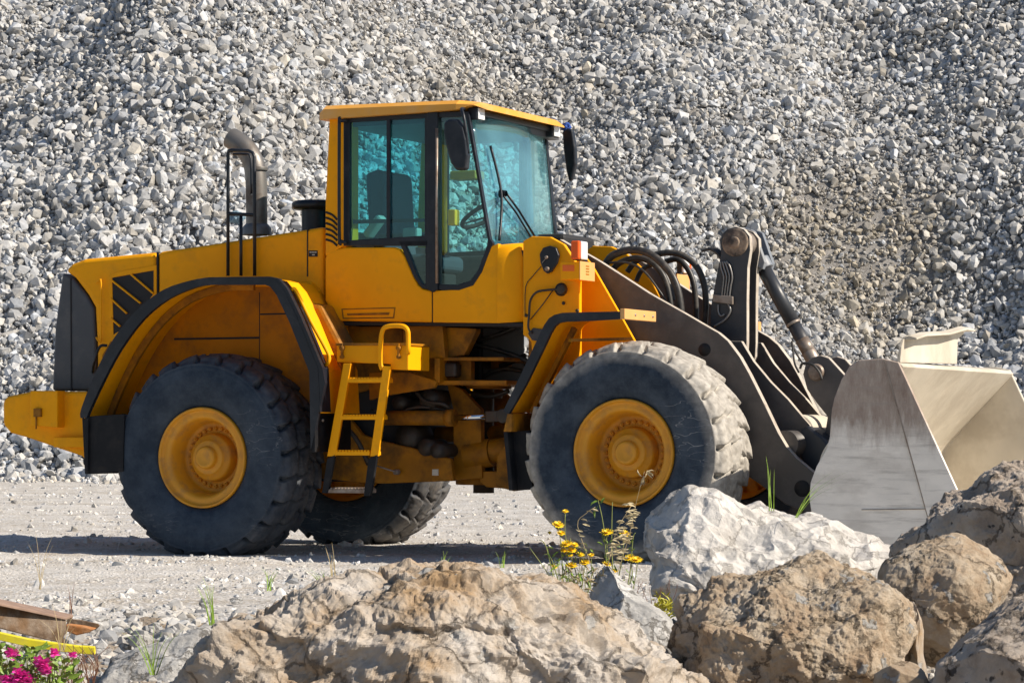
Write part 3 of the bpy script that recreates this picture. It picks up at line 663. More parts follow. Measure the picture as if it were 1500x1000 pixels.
# main door glass
window('door', [(636,164),(686,163),(699,240),(718,350),(722,356),(714,376),(706,398),(693,418),(672,425),(636,424)],
               [(642,172),(682,171),(695,240),(714,350),(714,357),(708,374),(700,395),(689,411),(670,417),(642,416)], yw, GDOOR)
mb = MB(); q = LP([(626,164),(641,164),(641,424),(634,428),(626,424)], yw-.014); mb.prism(q, yw-.014, yw+.06); mb.prism(q, -yw-.06, -yw+.014); pl = part(mb, 'door_pillar', BLK, cab, .004, split=True)
mb = MB(); mb.tube([L(640,188,yw-.03),L(639.5,300,yw-.03),L(640,415,yw-.03)], .010, 8); part(mb, 'door_rail', WORN, cab, 0)
mb = MB(); mb.tube([L(508,176,yw-.02),L(499,178,yw-.05),L(497,185,yw-.05),L(497,345,yw-.05),L(500,353,yw-.05),L(508,356,yw-.02)], .012, 8, 4); part(mb, 'grab_rail', BLK, cab, 0)
# windshield, curved across
n = 15; top0 = L(686,166,-.72); top1 = L(797,182,.64); bot0 = L(720,361,-.74); bot1 = L(813,353,.66)
def wpt(u, v):
    """u across 0..1, v down 0..1"""
    t = top0.lerp(top1,u); b = bot0.lerp(bot1,u); p = t.lerp(b,v); p.x += .07*math.sin(math.pi*u); return p
mb = MB(); vs = []; fs = []
for i in range(n):
    for j in range(7): vs.append(wpt(i/(n-1), j/6))
for i in range(n-1):
    for j in range(6): fs.append((i*7+j,(i+1)*7+j,(i+1)*7+j+1,i*7+j+1))
mb.add(vs, fs, True); ws = part(mb, 'windshield', GWIN, cab, 0)
ws.modifiers.new('thickness','SOLIDIFY').thickness = .006
for u in (0,1):
    mb = MB(); mb.tube([wpt(u,v/6) for v in range(7)], .009, 8); part(mb, 'windshield_seal', BLK if u else GRY, cab, 0)
mb = MB(); mb.tube([wpt(i/14,1)-Vector((0,0,.01)) for i in range(15)], .02, 8); part(mb, 'windshield_seal', BLK, cab, 0)
# rounded front panel under the glass
mb = MB(); vs = []; fs = []
for i in range(n):
    u = i/(n-1); a = wpt(u,1.0); vs += [(a.x-.03,a.y,a.z-.015),(a.x+.03,a.y,a.z-.03),(a.x+.05,a.y,a.z-.10),(a.x+.05,a.y,zf+.02)]
for i in range(n-1):
    for j in range(3): fs.append((i*4+j,(i+1)*4+j,(i+1)*4+j+1,i*4+j+1))
mb.add(vs, fs, True); part(mb, 'front_panel', YEL, cab, 0)
# wiper
def onw(px, py, off=.03):
    d = ray(px,py); o = Vector((0,0,CAMH)); best = None
    for i in range(0,101):
        u = i/100
        # find v where the projected row matches, choose u by column
        lo, hi = 0., 1.
        for _ in range(18):
            v = (lo+hi)/2; p = wpt(u,v); w = Vector((OX,OY,0))+ex*p.x+ey*p.y+Vector((0,0,p.z)); row = YH-(w.z-CAMH)/w.y*F
            if row < py: lo = v
            else: hi = v
        col = 750+w.x/w.y*F; e = abs(col-px)
        if best is None or e < best[0]: best = (e,p)
    return best[1]+Vector((off,0,0))
wp = empty('wiper', cab)
mb = MB(); mb.tube([onw(778,347,.03),onw(752,310,.05),onw(731,285,.06)], .008, 8); mb.tube([onw(773,350,.03),onw(746,312,.05),onw(727,288,.06)], .007, 8); mb.lathe([(-.02,.0001),(-.02,.03),(.03,.02)], onw(729,284,.04), 'x', 12); part(mb, 'wiper_arm', BLK, wp, 0)
mb = MB(); mb.tube([onw(712,214,.03),onw(720,250,.04),onw(726,285,.045),onw(727,320,.035),onw(726,352,.03)], .010, 8, 3); part(mb, 'wiper_blade', BLK, wp, 0)
# roof
mb = MB()
zr0 = L(600,150,-.84).z; A = L(464,164,-.84); B = L(690,150,-.84)
def rsec(x, top, bot, hw, inn=.05, far=None):
    fw = far or hw; return [(x,-hw,bot),(x,-hw-.0,top-.03),(x,-hw+inn,top),(x,fw-inn,top),(x,fw,top-.03),(x,fw,bot)]
ztl = L(466,157,-.84).z; ztr = L(688,147,-.84).z; zbl = L(466,175,-.84).z; zbr = L(676,160,-.84).z
Ff = L(826,180,.70)
secs = [rsec(A.x,ztl-.01,zbl,.80), rsec(A.x+.05,ztl+.012,zbl,.84), rsec(B.x-.45,ztr+.015,zbl+(zbr-zbl)*.6,.84), rsec(B.x-.12,ztr+.012,zbr,.83,.05,.72), rsec(B.x+.0,ztr+.002,zbr+.03,.80,.12,.64), rsec(B.x+.06,ztr-.015,ztr-.055,.72,.14,.58)]
vs = sum(secs, []); fs = []
for i in range(len(secs)-1):
    for k in range(6): l = (k+1)%6; fs.append((i*6+k,i*6+l,(i+1)*6+l,(i+1)*6+k))
fs += [tuple(range(6)), tuple(range(len(vs)-6,len(vs)))]
mb.add(vs, fs); rf = part(mb, 'cab_roof', YROOF, cab, .012, seg=3)
mb = MB(); mb.box((xb+.05,yb+.05,zbl-.05),(B.x-.05,-yb-.05,zbl+.01)); part(mb, 'headliner', GRY, cab, 0)
mb = MB(); mb.box((B.x-.10,-.62,ztr-.085),(B.x-.02,.66,ztr-.045)); part(mb, 'visor', BLK, cab, .01)
# work lamps
for y,pts in ((-.70,None),(.56,None)):
    c = L(689,166,-.78); 
    mb = MB(); mb.box((c.x-.03,y-.06,c.z-.045),(c.x+.04,y+.06,c.z+.045)); wl = part(mb, 'work_lamp', BLK, cab, .012)
    mb = MB(); mb.box((c.x+.041,y-.05,c.z-.038),(c.x+.048,y+.05,c.z+.038)); part(mb, 'lens', LWHT, wl, .003)
# mirrors
def mirror(px0, y, pts, s):
    c = L(*pts[0], y) ; mb = MB(); 
    q = LP(pts, y); x0 = min(p[0] for p in q); x1 = max(p[0] for p in q)
    mb.prism(q, y-.02, y+.045); m_ = part(mb, 'mirror', BLK, cab, .018, seg=3)
    return m_
mm = mirror(0, -1.0, [(651,181),(658,174),(672,175),(680,186),(684,205),(686,228),(684,249),(669,250),(661,238),(654,212),(651,195)], 1)
mb = MB(); mb.tube([L(680,160,-.80),L(676,160,-.95),L(679,170,-1.0),L(683,195,-1.0),L(686,225,-.99)], .011, 8, 4); mb.tube([L(669,176,-1.0),L(675,186,-1.01),L(680,200,-1.0)], .009, 8, 3); part(mb, 'mirror_arm', BLK, mm, 0)
ym = .98
mb = MB(); q = LP([(823,193),(829,187),(838,190),(842,215),(843,240),(838,262),(833,267),(829,250),(825,220)], ym-.06); x0 = min(p[0] for p in q)
mb.prism(q, ym-.06, ym-.01); m2 = part(mb, 'mirror', BLK, cab, .015, seg=3)
mb = MB(); mb.tube([Vector((B.x-.06,.68,ztr-.09)), L(826,184,ym-.04), L(832,192,ym-.02)], .011, 8, 3); part(mb, 'mirror_arm', BLK, m2, 0)
# interior
mb = MB(); sx = L(600,330,-.2).x; sz = zf+.42
mb.box((sx-.25,-.25,sz-.06),(sx+.22,.25,sz+.06)); st = part(mb, 'seat', SEAT, cab, .04, seg=3)
mb = MB(); a = L(588,262,-.25); b = L(626,262,-.25); q = [(sx-.30,sz+.0),(sx-.16,sz+.0),(sx-.20,a.z+.05),(sx-.24,a.z+.08),(sx-.34,a.z+.05)]; mb.prism(q,-.24,.24); part(mb, 'seat_back', SEAT, st, .04, seg=3)
mb = MB(); mb.box((sx-.22,-.2,zf+.05),(sx+.18,.2,sz-.06)); part(mb, 'seat_base', DRK, st, .02)
mb = MB(); mb.box((sx-.15,-.42,sz+.12),(sx+.28,-.33,sz+.20)); part(mb, 'armrest', DRK, cab, .02)
wc = L(712,312,-.10); mb = MB(); ax = Vector((-.5,0,.87)).normalized(); u_ = Vector((0,1,0)); v_ = ax.cross(u_)
mb.tube([wc+u_*(.19*math.cos(t))+v_*(.19*math.sin(t)) for t in [2*math.pi*k/36 for k in range(36)]], .016, 10, closed=True)
for t in (0,2.1,4.2): mb.bar(wc-ax*.03, wc+u_*(.19*math.cos(t))+v_*(.19*math.sin(t)), .02,.012)
sw = part(mb, 'steering_wheel', DRK, cab, 0)
mb = MB(); mb.tube([wc-ax*.03, wc-ax*.45+Vector((.05,0,0)), Vector((wc.x+.25,-.10,zf+.08))], .045, 12); part(mb, 'steering_column', DRK, cab, 0)
mb = MB(); mb.box((xf-.42,.10,zf+.05),(xf-.1,.66,zf+.62)); mb.box((xf-.35,-.35,zf+.06),(xf-.12,-.02,zf+.48)); part(mb, 'dashboard', DRK, cab, .03)
mb = MB(); mb.box((xb+.1,.40,zf+.06),(sx+.35,.70,zf+.5)); mb.box((xb+.1,-.6,zf+.06),(sx-.35,.70,zw-.02)); part(mb, 'console', GRIME, cab, .03)
mb = MB(); c = L(664,320,-.6); mb.box((c.x-.03,-.63,c.z-.05),(c.x+.03,-.56,c.z+.06)); part(mb, 'warning_tag', mat('yellow_plastic',(.85,.55,.02),.5), cab, .008)
mb = MB(); c = L(682,257,-.5); mb.box((c.x-.10,-.55,c.z-.03),(c.x+.10,-.40,c.z+.03)); part(mb, 'radio', mat('olive_plastic',(.35,.32,.04),.5), cab, .01)
mb = MB(); c = L(549,336,-.55); mb.bar(c+Vector((-.06,0,-.05)), c+Vector((.06,0,.09)), .10,.06); part(mb, 'control_lever_box', CREAM, cab, .02)
mb = MB(); c = L(603,340,-.55); mb.box((c.x-.06,-.58,c.z-.05),(c.x+.06,-.5,c.z+.03)); part(mb, 'switch_panel', CREAM, cab, .015)

# ---- front frame tower
yf = -.76
tw = [(766,353),(779,346),(806,347),(826,358),(842,382),(849,412),(849,440),(849,480),(849,560),(845,620),(785,640),(778,500),(766,490)]
twz = LP(tw, yf)
mb = MB(); mb.prism(twz, yf, yf+.04); ft = part(mb, 'front_frame', YEL, LD, .006)
mb = MB(); mb.prism(twz, -yf-.04, -yf); part(mb, 'front_frame', YEL, LD, .006)
# inner tower plates and the sloping face between
inn = LP([(830,372),(856,375),(866,387),(905,455),(930,500),(945,560),(820,600),(800,400)], -.60)
mb = MB(); mb.prism(inn, -.60, -.57); mb.prism(inn, .57, .60)
fpt = [twz[4],twz[5],twz[6],twz[7]]
part(mb, 'tower_plate', YEL, LD, .003, split=True)
mb = MB(); mb.box((twz[0][0]+.05,-.7,.62),(twz[8][0]+.1,.7,.9)); mb.box((twz[0][0]+.02,-.72,1.0),(twz[0][0]+.07,.72,1.65)); mb.box((twz[8][0]-.15,-.5,.7),(twz[8][0]+.7,.5,1.0)); part(mb, 'frame_web', YEL2, LD, .01, split=True)
# rounded far tower lobe seen behind the hoses
c = L(890,395,.50); mb = MB(); N_=28
q = [(c.x+.20*math.cos(t)-.02, c.z-.04+.24*math.sin(t)) for t in [math.pi*(k/14) for k in range(15)]]
q = [(p[0],p[1]) for p in LP([(966,434),(955,412),(940,392),(918,372),(895,361),(868,360),(855,370),(850,420),(860,470),(960,480)], .44)]
mb.prism(q, .44, .49); part(mb, 'tower_lobe', YEL, LD, .006)
qn = LP([(866,376),(872,372),(885,388),(872,392)], -.46); 
# horn cover
mb = MB(); cc = L(805,379,yf-.02)
o = LP([(791,372),(796,363),(806,360),(815,363),(819,374),(816,386),(808,398),(802,401),(797,397),(792,384)], yf-.02); mb.prism(o, yf-.03, yf); hn = part(mb, 'pivot_cover', BLK, ft, .006)
mb = MB(); mb.lathe([(-.012,.0001),(-.012,.012),(0,.012)], L(801,377,yf-.03), n=12); mb.lathe([(-.012,.0001),(-.012,.016),(0,.016)], L(802,394,yf-.03), n=12); mb.bar(L(794,385,yf-.038), L(801,377,yf-.038), .004,.004); part(mb, 'bolt', WORN, hn, 0)
mb = MB(); mb.tube([L(822,423,yf-.03),L(812,424,yf-.035),L(800,425,yf-.03),L(786,428,yf-.03),L(777,440,yf-.03),L(775,462,yf-.03),L(774,480,yf-.03),L(779,488,yf-.02)], .008, 8, 5)
mb.tube([L(810,425,yf-.02),L(795,446,yf-.02),L(777,468,yf-.02)], .004, 6)
mb.tube([L(793,390,yf-.01),L(780,405,yf-.01),L(770,420,yf-.01),L(769,460,yf-.01)], .003, 6, 3); part(mb, 'cable', HOSE, ft, 0)
mb = MB(); mb.lathe([(-.004,.0001),(-.004,.045),(.01,.045)], L(822,424,yf-.005), n=24); part(mb, 'access_hole', DRK, ft, 0)
mb = MB(); mb.lathe([(-.03,.0001),(-.03,.032),(.0,.036)], L(824,424,yf-.01), n=16); part(mb, 'sensor_housing', GRIME, ft, .003)
for px,py in ((826,444),(846,455),(771,462)):
    mb = MB(); mb.lathe([(-.01,.0001),(-.01,.012),(0,.012)], L(px,py,yf), n=8); part(mb, 'bolt', GRIME, ft, 0)
mb = MB(); o = LP([(773,488),(781,480),(794,482),(800,490),(790,500),(779,498)], yf-.012); mb.prism(o, yf-.012, yf); part(mb, 'bracket', ARMD, ft, .003)
# headlights with brackets
for s in (1,-1):
    y0 = -.98
    mb = MB(); a = L(821,384,y0); b = L(849,409,y0); mb.box((a.x,min(s*y0,s*-.74),b.z),(b.x,max(s*y0,s*-.74),a.z)); lb = part(mb, 'lamp_bracket', YEL, LD, .004); mb = MB(); mb.box((b.x,min(s*(y0-.004),s*-.74),b.z-.004),(b.x+.006,max(s*(y0-.004),s*-.74),a.z+.004)); part(mb, 'bracket_plate', PLATE, lb, .002)
    if s > 0: mb = MB(); mb.prism(LP([(824,388),(841,388),(841,397),(824,397)], y0-.003), y0-.003, y0+.002); part(mb, 'sticker', STK, lb, 0)
    
    if s > 0:
        mb = MB()
        for k in range(4): mb.box((b.x+.0055,y0+.09,b.z+.035+.018*k),(b.x+.009,y0+.14,b.z+.042+.018*k))
        part(mb, 'plate_marks', YEL2, lb, 0)
    a = L(838,352,y0); b = L(849,381,y0)
    mb = MB(); yy = sorted((s*(y0-.02), s*(y0+.12))); mb.box((a.x+.0,yy[0]+.012,b.z),(b.x+.005,yy[1],a.z)); hl = part(mb, 'headlight', BLK, LD, .012)
    mb = MB(); yy = sorted((s*(y0-.035), s*(y0+.004))); mb.box((a.x+.004,yy[0],b.z+.005),(b.x+.010,yy[1],a.z-.005)); part(mb, 'turn_signal', LORG, hl, .010)
    mb = MB(); yy = sorted((s*(y0+.008), s*(y0+.115))); mb.box((b.x-.012,yy[0],b.z+.005),(b.x+.012,yy[1],a.z-.005)); part(mb, 'lamp_lens', LWHT, hl, .010)
    mb = MB(); mb.bar((a.x+.03,s*-.86,b.z+.01),(a.x+.03,s*-.86,b.z-.05),.05,.04); part(mb, 'lamp_stem', BLK, hl, .003)

# ---- front fender
ff_out = [(911,456),(860,457),(824,458),(812,461),(804,466),(797,476),(780,512),(760,554),(737,602)]
ff_in = [(911,467),(862,470),(828,471),(818,473),(812,478),(806,488),(790,522),(770,563),(745,606)]
for s in (1,-1):
    lip, mid = do_fender(ff_out, ff_in, -1.27, -.72, s)
    fo_ = part(lip, 'front_fender', BLK, LD, 0, label='black edged front fender')
    mb = MB(); mb.sheet(mid, s*-1.245, s*-.72, -.012); 
    part(mb, 'fender_panel', YEL, fo_, 0)
    mb = MB(); m0 = mid[0]; yy = sorted((s*-1.275, s*-.74)); mb.box((m0[0]-.01,yy[0],m0[1]-.028),(m0[0]+.022,yy[1],m0[1]+.040)); part(mb, 'fender_edge', PLATE, fo_, .003)
    mb = MB()
    for t in (-1.1,-.95,-.8): mb.lathe([(0,.010),(.006,.008),(.006,.0001)], (m0[0]+.022, s*t, m0[1]+.005), 'x', 8)
    part(mb, 'bolt', WORN, fo_, 0, split=True)
    mb = MB(); e = mid[-1]; f0 = L(741,632,-1.2); f1 = L(755,718,-1.2)
    mb.prism([e,(e[0]+.03,e[1]-.01),(f0[0]+.06,f0[2]),(f0[0]+.0,f0[2])], s*-1.24, s*-.74); part(mb, 'fender_skirt', YEL2, fo_, .004)
    mb = MB(); g = LP([(742,632),(776,630),(780,716),(754,718),(746,680)], -1.16); mb.prism(g, s*-1.16, s*-1.13)
    mb.prism([(f0.x,f0.z),(f0.x+.03,f0.z),(f1.x+.0,f1.z),(f1.x-.03,f1.z)], s*-1.24, s*-.74); part(mb, 'mudflap', BLKM, fo_, .004)
    mb = MB(); i0 = mid[4]; i1 = mid[-1]; mb.bar((i0[0]+.04,s*-.98,i0[1]-.03),(i1[0]+.06,s*-.98,i1[1]),.04,.03); mb.bar((i0[0]+.10,s*-1.2,i0[1]-.12),(i0[0]+.35,s*-.76,i0[1]-.10),.03,.02); part(mb, 'fender_rib', YEL2, fo_, 0)

# ---- lift arms
ya = -.52
arm = [(820,350),(840,362),(860,372),(879,383),(915,406),(952,430),(1000,457),(1036,478),(1052,487),(1066,499),(1084,523),(1098,548),(1119,590),(1140,634),(1152,654),(1166,670),(1190,690),(1212,706),(1208,735),(1186,752),(1150,738),(1112,708),(1084,690),(1050,640),(1010,590),(960,545),(905,520),(860,470),(830,420),(812,385)]
az = LP(arm, ya)
for s in (1,-1):
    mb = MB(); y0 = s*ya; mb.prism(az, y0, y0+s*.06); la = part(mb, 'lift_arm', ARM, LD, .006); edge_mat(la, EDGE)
    mb = MB(); mb.lathe([(-.006,.0001),(-.006,.042),(.003,.045)] if s > 0 else [(.006,.0001),(.006,.042)], (L(1032,512,ya).x, y0, L(1032,512,ya).z), n=24); part(mb, 'arm_hole', DRK, la, 0)
    pc = L(1175,715,ya)
    mb = MB(); mb.lathe([(-s*.008,.0001),(-s*.008,.05),(s*.0,.055)], (pc.x,y0,pc.z), n=28); part(mb, 'pin', DRK, la, 0)
# torque tube across
tz = L(1168,640,-.2); c = L(1150,650,ya)
mb = MB(); mb.cyl((c.x-.02,-.46,c.z+.0),(c.x-.02,.46,c.z+.0),.09,36); part(mb, 'torque_tube', ARM, LD, 0)
# inner plates (lower bellcrank supports) behind the near arm
for y in (-.28,.10):
    mb = MB(); q = LP([(1092,500),(1110,530),(1135,560),(1160,585),(1182,611),(1192,622),(1196,640),(1190,655),(1170,660),(1140,640),(1120,610),(1095,580),(1070,540),(1070,500)], -.20)
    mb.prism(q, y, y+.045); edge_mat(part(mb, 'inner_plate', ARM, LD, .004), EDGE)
mb = MB(); c2 = L(1186,632,-.1); mb.cyl((c2.x-.03,-.26,c2.z+.0),(c2.x-.03,.30,c2.z),.115,40); part(mb, 'pivot_boss', BUCK, LD, .01)
mb = MB(); q = LP([(1162,635),(1184,622),(1206,640),(1216,652),(1196,700),(1172,672)], -.30); mb.prism(q, -.30, .40); part(mb, 'attachment_frame', ARMD, LD, .02)
# bellcrank: two tall plates joined at the top boss
bc = [(1054,352),(1058,342),(1066,335),(1078,332),(1090,336),(1098,346),(1099,366),(1095,392),(1094,440),(1094,500),(1093,520),(1086,536),(1068,528),(1050,500),(1040,476),(1041,450),(1050,400),(1056,372)]
bz = LP(bc, -.22)
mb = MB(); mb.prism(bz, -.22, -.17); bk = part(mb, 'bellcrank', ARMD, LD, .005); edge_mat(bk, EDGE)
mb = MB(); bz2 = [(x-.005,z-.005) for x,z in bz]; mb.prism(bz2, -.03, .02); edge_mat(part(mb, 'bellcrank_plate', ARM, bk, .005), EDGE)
ct = L(1077,355,-.22)
mb = MB(); mb.lathe([(-.245,.0001),(-.245,.035),(-.232,.04),(-.232,.088),(-.225,.095),(-.17,.10),(-.17,.08)], (ct.x,0,ct.z), n=36); part(mb, 'pin_boss', RUST, bk, .006)
mb = MB(); mb.cyl((ct.x,-.17,ct.z),(ct.x,-.03,ct.z),.085); part(mb, 'pin', WORN, bk, 0)
mb = MB(); mid_ = L(1070,430,-.2)
mb.box((mid_.x-.06,-.17,mid_.z-.25),(mid_.x+.03,-.03,mid_.z+.0)); part(mb, 'bellcrank_web', DRK, bk, .004)
# steel tubes and block on the bellcrank
mb = MB()
for k in range(4):
    o = k*4.2; y = -.235
    mb.tube([L(1056-o*.1+o*.0+k*3,383,y),L(1056+o,392-k,y),L(1060+o,405,y),L(1059+o*.9,420,y),L(1057+o*.9,436,y)], .006, 8, 4)
mb.tube([L(1052,446,y),L(1052,456,y),L(1056,463,y),L(1061,460,y)], .006, 8, 3); mb.tube([L(1066,444,y),L(1070,455,y),L(1062,468,y),L(1046,478,y)], .007, 8, 4)
part(mb, 'steel_pipes', STEELT, bk, 0)
mb = MB(); q = LP([(1044,431),(1073,434),(1073,446),(1044,442)], -.25); mb.prism(q, -.25, -.22); part(mb, 'clamp_block', WORN, bk, .004)
# tilt link: rod from bellcrank top to the attachment bracket
yk = .08
p0 = L(1109,372,yk); p1 = L(1152,468,yk); p2 = L(1190,530,yk); pt = Vector((ct.x,yk,ct.z))
pe = L(1200,544,yk)
dv = (pe-pt).normalized(); 
mb = MB(); mb.cyl(pt+dv*.14, pt+dv*.62, .050, 28); mb.cyl(pt+dv*.60, pt+dv*.90, .046, 28); lk = part(mb, 'tilt_link', ARMD, LD, 0)
mb = MB(); mb.cyl(pt+dv*.615, pt+dv*.635, .052, 28); mb.cyl(pt+dv*.75, pt+dv*.86, .0475, 28); part(mb, 'link_sleeve', WORN, lk, 0)
mb = MB()
for yy in (yk-.10,yk+.06):
    q = []
    for k in range(13): t = math.pi*(.12+k/12)+.55; q.append((pt.x+.105*math.cos(t), pt.z+.105*math.sin(t)))
    q += [(pt.x+dv.x*.18-dv.z*.04, pt.z+dv.z*.18-dv.x*.04-.0),(pt.x+dv.x*.18+.05, pt.z+dv.z*.18+.03)]
    mb.prism(q, yy, yy+.045)
mb.cyl(pt+dv*.12-Vector((0,.0,0)), pt+dv*.2, .07, 24)
part(mb, 'link_fork', STEELT if False else mat('pale_blue_grey_steel',(.20,.22,.25),.45,var=.2,dirt=(.35,.32,.28),da=.5), lk, .006)
mb = MB(); mb.lathe([(-.05,.0001),(-.05,.085),(.05,.085),(.05,.0001)], pe, n=32); mb.cyl(pe-dv*.16, pe-dv*.05, .05, 20); part(mb, 'link_eye', WORN, lk, .01)
# attachment bracket (quick coupler)
mb = MB()
q = LP([(1176,548),(1180,532),(1190,523),(1202,520),(1214,524),(1236,548),(1250,562),(1250,600),(1240,640),(1222,690),(1205,700),(1204,660),(1212,610),(1196,590),(1182,570)], -.12)
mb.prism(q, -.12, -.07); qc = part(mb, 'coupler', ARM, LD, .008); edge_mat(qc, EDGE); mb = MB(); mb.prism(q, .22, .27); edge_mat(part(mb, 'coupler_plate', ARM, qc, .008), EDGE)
mb = MB(); cp = L(1196,545,-.12); mb.lathe([(-.03,.0001),(-.03,.05),(0,.06)], (cp.x,-.12,cp.z), n=24); part(mb, 'pin', WORN, qc, .004)
mb = MB(); mb.tube([L(1172,540,-.2),L(1176,532,-.2),L(1190,534,-.2),L(1200,545,-.2),L(1204,556,-.2)], .009, 8, 4); mb.tube([L(1160,500,-.05),L(1162,515,-.1),L(1164,532,-.15),L(1170,545,-.2)], .007, 8, 4); mb.tube([L(1160,505,-.02),L(1168,520,-.05),L(1176,532,-.1)], .006, 8, 4); part(mb, 'hose', HOSE, qc, 0)
# hydraulic hoses arching between the tower and the bellcrank
mb = MB()
arcs = [([(886,388),(898,374),(924,366),(950,371),(970,386),(985,405),(994,430),(998,462)], -.36, .026),
 ([(893,400),(908,385),(930,378),(950,382),(966,396),(976,415),(982,444),(984,470)], -.32, .021),
 ([(919,398),(930,384),(944,378),(962,386),(975,405),(988,440)], -.16, .020),
 ([(960,373),(980,370),(1000,374),(1020,390),(1031,415),(1034,445),(1032,475)], -.02, .022),
 ([(975,383),(992,380),(1006,392),(1015,412),(1019,440),(1020,470)], .06, .020),
 ([(932,412),(940,396),(955,388),(970,396),(984,420)], .02, .017)]
for pts,y,r in arcs: mb.tube([L(a,b,y) for a,b in pts], r*1.0, 12, 6)
mb.tube([L(893,385,-.40),L(920,385,-.40),L(944,398,-.40),L(965,425,-.40),L(975,440,-.38)], .008, 8, 5)
part(mb, 'hydraulic_hose', HOSE, LD, 0, split=True)
mb = MB()
for k in range(4):
    y = -.18+.03*k; mb.tube([L(1028+k*3,368-k*1.5,y),L(1040+k*3,365,y),L(1052+k*3,373,y),L(1058+k*3,384,y)], .009, 8, 4)
part(mb, 'hydraulic_hose', HOSE, LD, 0)
# lift cylinders beside the front wheel
for s in (-1,1):
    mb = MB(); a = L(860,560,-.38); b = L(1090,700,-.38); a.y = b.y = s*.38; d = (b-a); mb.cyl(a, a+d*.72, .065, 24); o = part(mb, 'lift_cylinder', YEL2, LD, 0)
    mb = MB(); mb.cyl(a+d*.72, b, .035, 20); part(mb, 'cylinder_rod', CHR, o, 0)

# ---- bucket
ybk = -1.30; BW = 2.6
side = [(1244,536),(1258,527),(1292,525),(1316,530),(1361,628),(1406,726),(1420,775),(1408,800),(1360,812),(1316,812),(1260,800),(1212,784),(1190,762),(1185,730),(1187,706),(1196,682),(1210,658),(1215,640),(1216,626),(1218,600),(1222,582),(1232,556)]
sz_ = LP(side, ybk)
def bucket_mat():
    m = mat('bucket_side_steel', (.84,.78,.70), .6, var=.12, vs=4, dirt=(.56,.50,.43), da=.75, ds=1.9, dlo=.47, bump=.002, bs=30, stretch=(1,1,2.2))
    nt = m.node_tree; N = nt.nodes; K = nt.links; p = N['Principled BSDF']; src = p.inputs['Base Color'].links[0].from_socket
    tc = N.new('ShaderNodeTexCoord'); mp = N.new('ShaderNodeMapping'); mp.inputs['Rotation'].default_value = (0,R(-20),0); mp.inputs['Scale'].default_value = (5,1,1.3)
    K.new(tc.outputs['Object'], mp.inputs[0]); n = N.new('ShaderNodeTexNoise'); n.inputs['Scale'].default_value = 1.6; n.inputs['Detail'].default_value = 10; n.inputs['Roughness'].default_value = .7; K.new(mp.outputs[0], n.inputs[0])
    sx = N.new('ShaderNodeSeparateXYZ'); K.new(tc.outputs['Object'], sx.inputs[0])
    zt_ = L(1260,530,ybk).z; zb_ = L(1260,690,ybk).z; xa = L(1320,560,ybk).x; xb_ = L(1240,560,ybk).x
    r = N.new('ShaderNodeMapRange'); r.inputs[1].default_value = zb_+.10; r.inputs[2].default_value = zt_-.25; r.inputs[4].default_value = .62; K.new(sx.outputs[2], r.inputs[0])
    a = N.new('ShaderNodeMath'); a.operation = 'ADD'; K.new(r.outputs[0], a.inputs[0]); K.new(n.outputs[0], a.inputs[1])
    r2 = N.new('ShaderNodeMapRange'); r2.inputs[1].default_value = .60; r2.inputs[2].default_value = .92; r2.inputs[4].default_value = .88; K.new(a.outputs[0], r2.inputs[0])
    n3 = N.new('ShaderNodeTexNoise'); n3.inputs['Scale'].default_value = 5; n3.inputs['Detail'].default_value = 12; n3.inputs['Roughness'].default_value = .75; K.new(mp.outputs[0], n3.inputs[0])
    cr = N.new('ShaderNodeValToRGB'); cr.color_ramp.elements[0].position = .35; cr.color_ramp.elements[0].color = (.21,.13,.095,1); cr.color_ramp.elements[1].position = .72; cr.color_ramp.elements[1].color = (.46,.38,.31,1); K.new(n3.outputs[0], cr.inputs[0])
    mx = N.new('ShaderNodeMix'); mx.data_type = 'RGBA'; K.new(r2.outputs[0], mx.inputs[0]); K.new(src, mx.inputs[6]); K.new(cr.outputs[0], mx.inputs[7])
    mp2 = N.new('ShaderNodeMapping'); mp2.inputs['Rotation'].default_value = (0,R(28),0); mp2.inputs['Scale'].default_value = (.7,1,9); K.new(tc.outputs['Object'], mp2.inputs[0])
    n5 = N.new('ShaderNodeTexNoise'); n5.inputs['Scale'].default_value = 3; n5.inputs['Detail'].default_value = 8; n5.inputs['Roughness'].default_value = .75; K.new(mp2.outputs[0], n5.inputs[0])
    r5 = N.new('ShaderNodeMapRange'); r5.inputs[1].default_value = .52; r5.inputs[2].default_value = .68; r5.inputs[4].default_value = .55; K.new(n5.outputs[0], r5.inputs[0])
    m6 = N.new('ShaderNodeMix'); m6.data_type = 'RGBA'; K.new(r5.outputs[0], m6.inputs[0]); K.new(mx.outputs[2], m6.inputs[6]); m6.inputs[7].default_value = (.33,.29,.25,1); K.new(m6.outputs[2], p.inputs['Base Color'])
    return m
BSIDE = bucket_mat()
mb = MB()
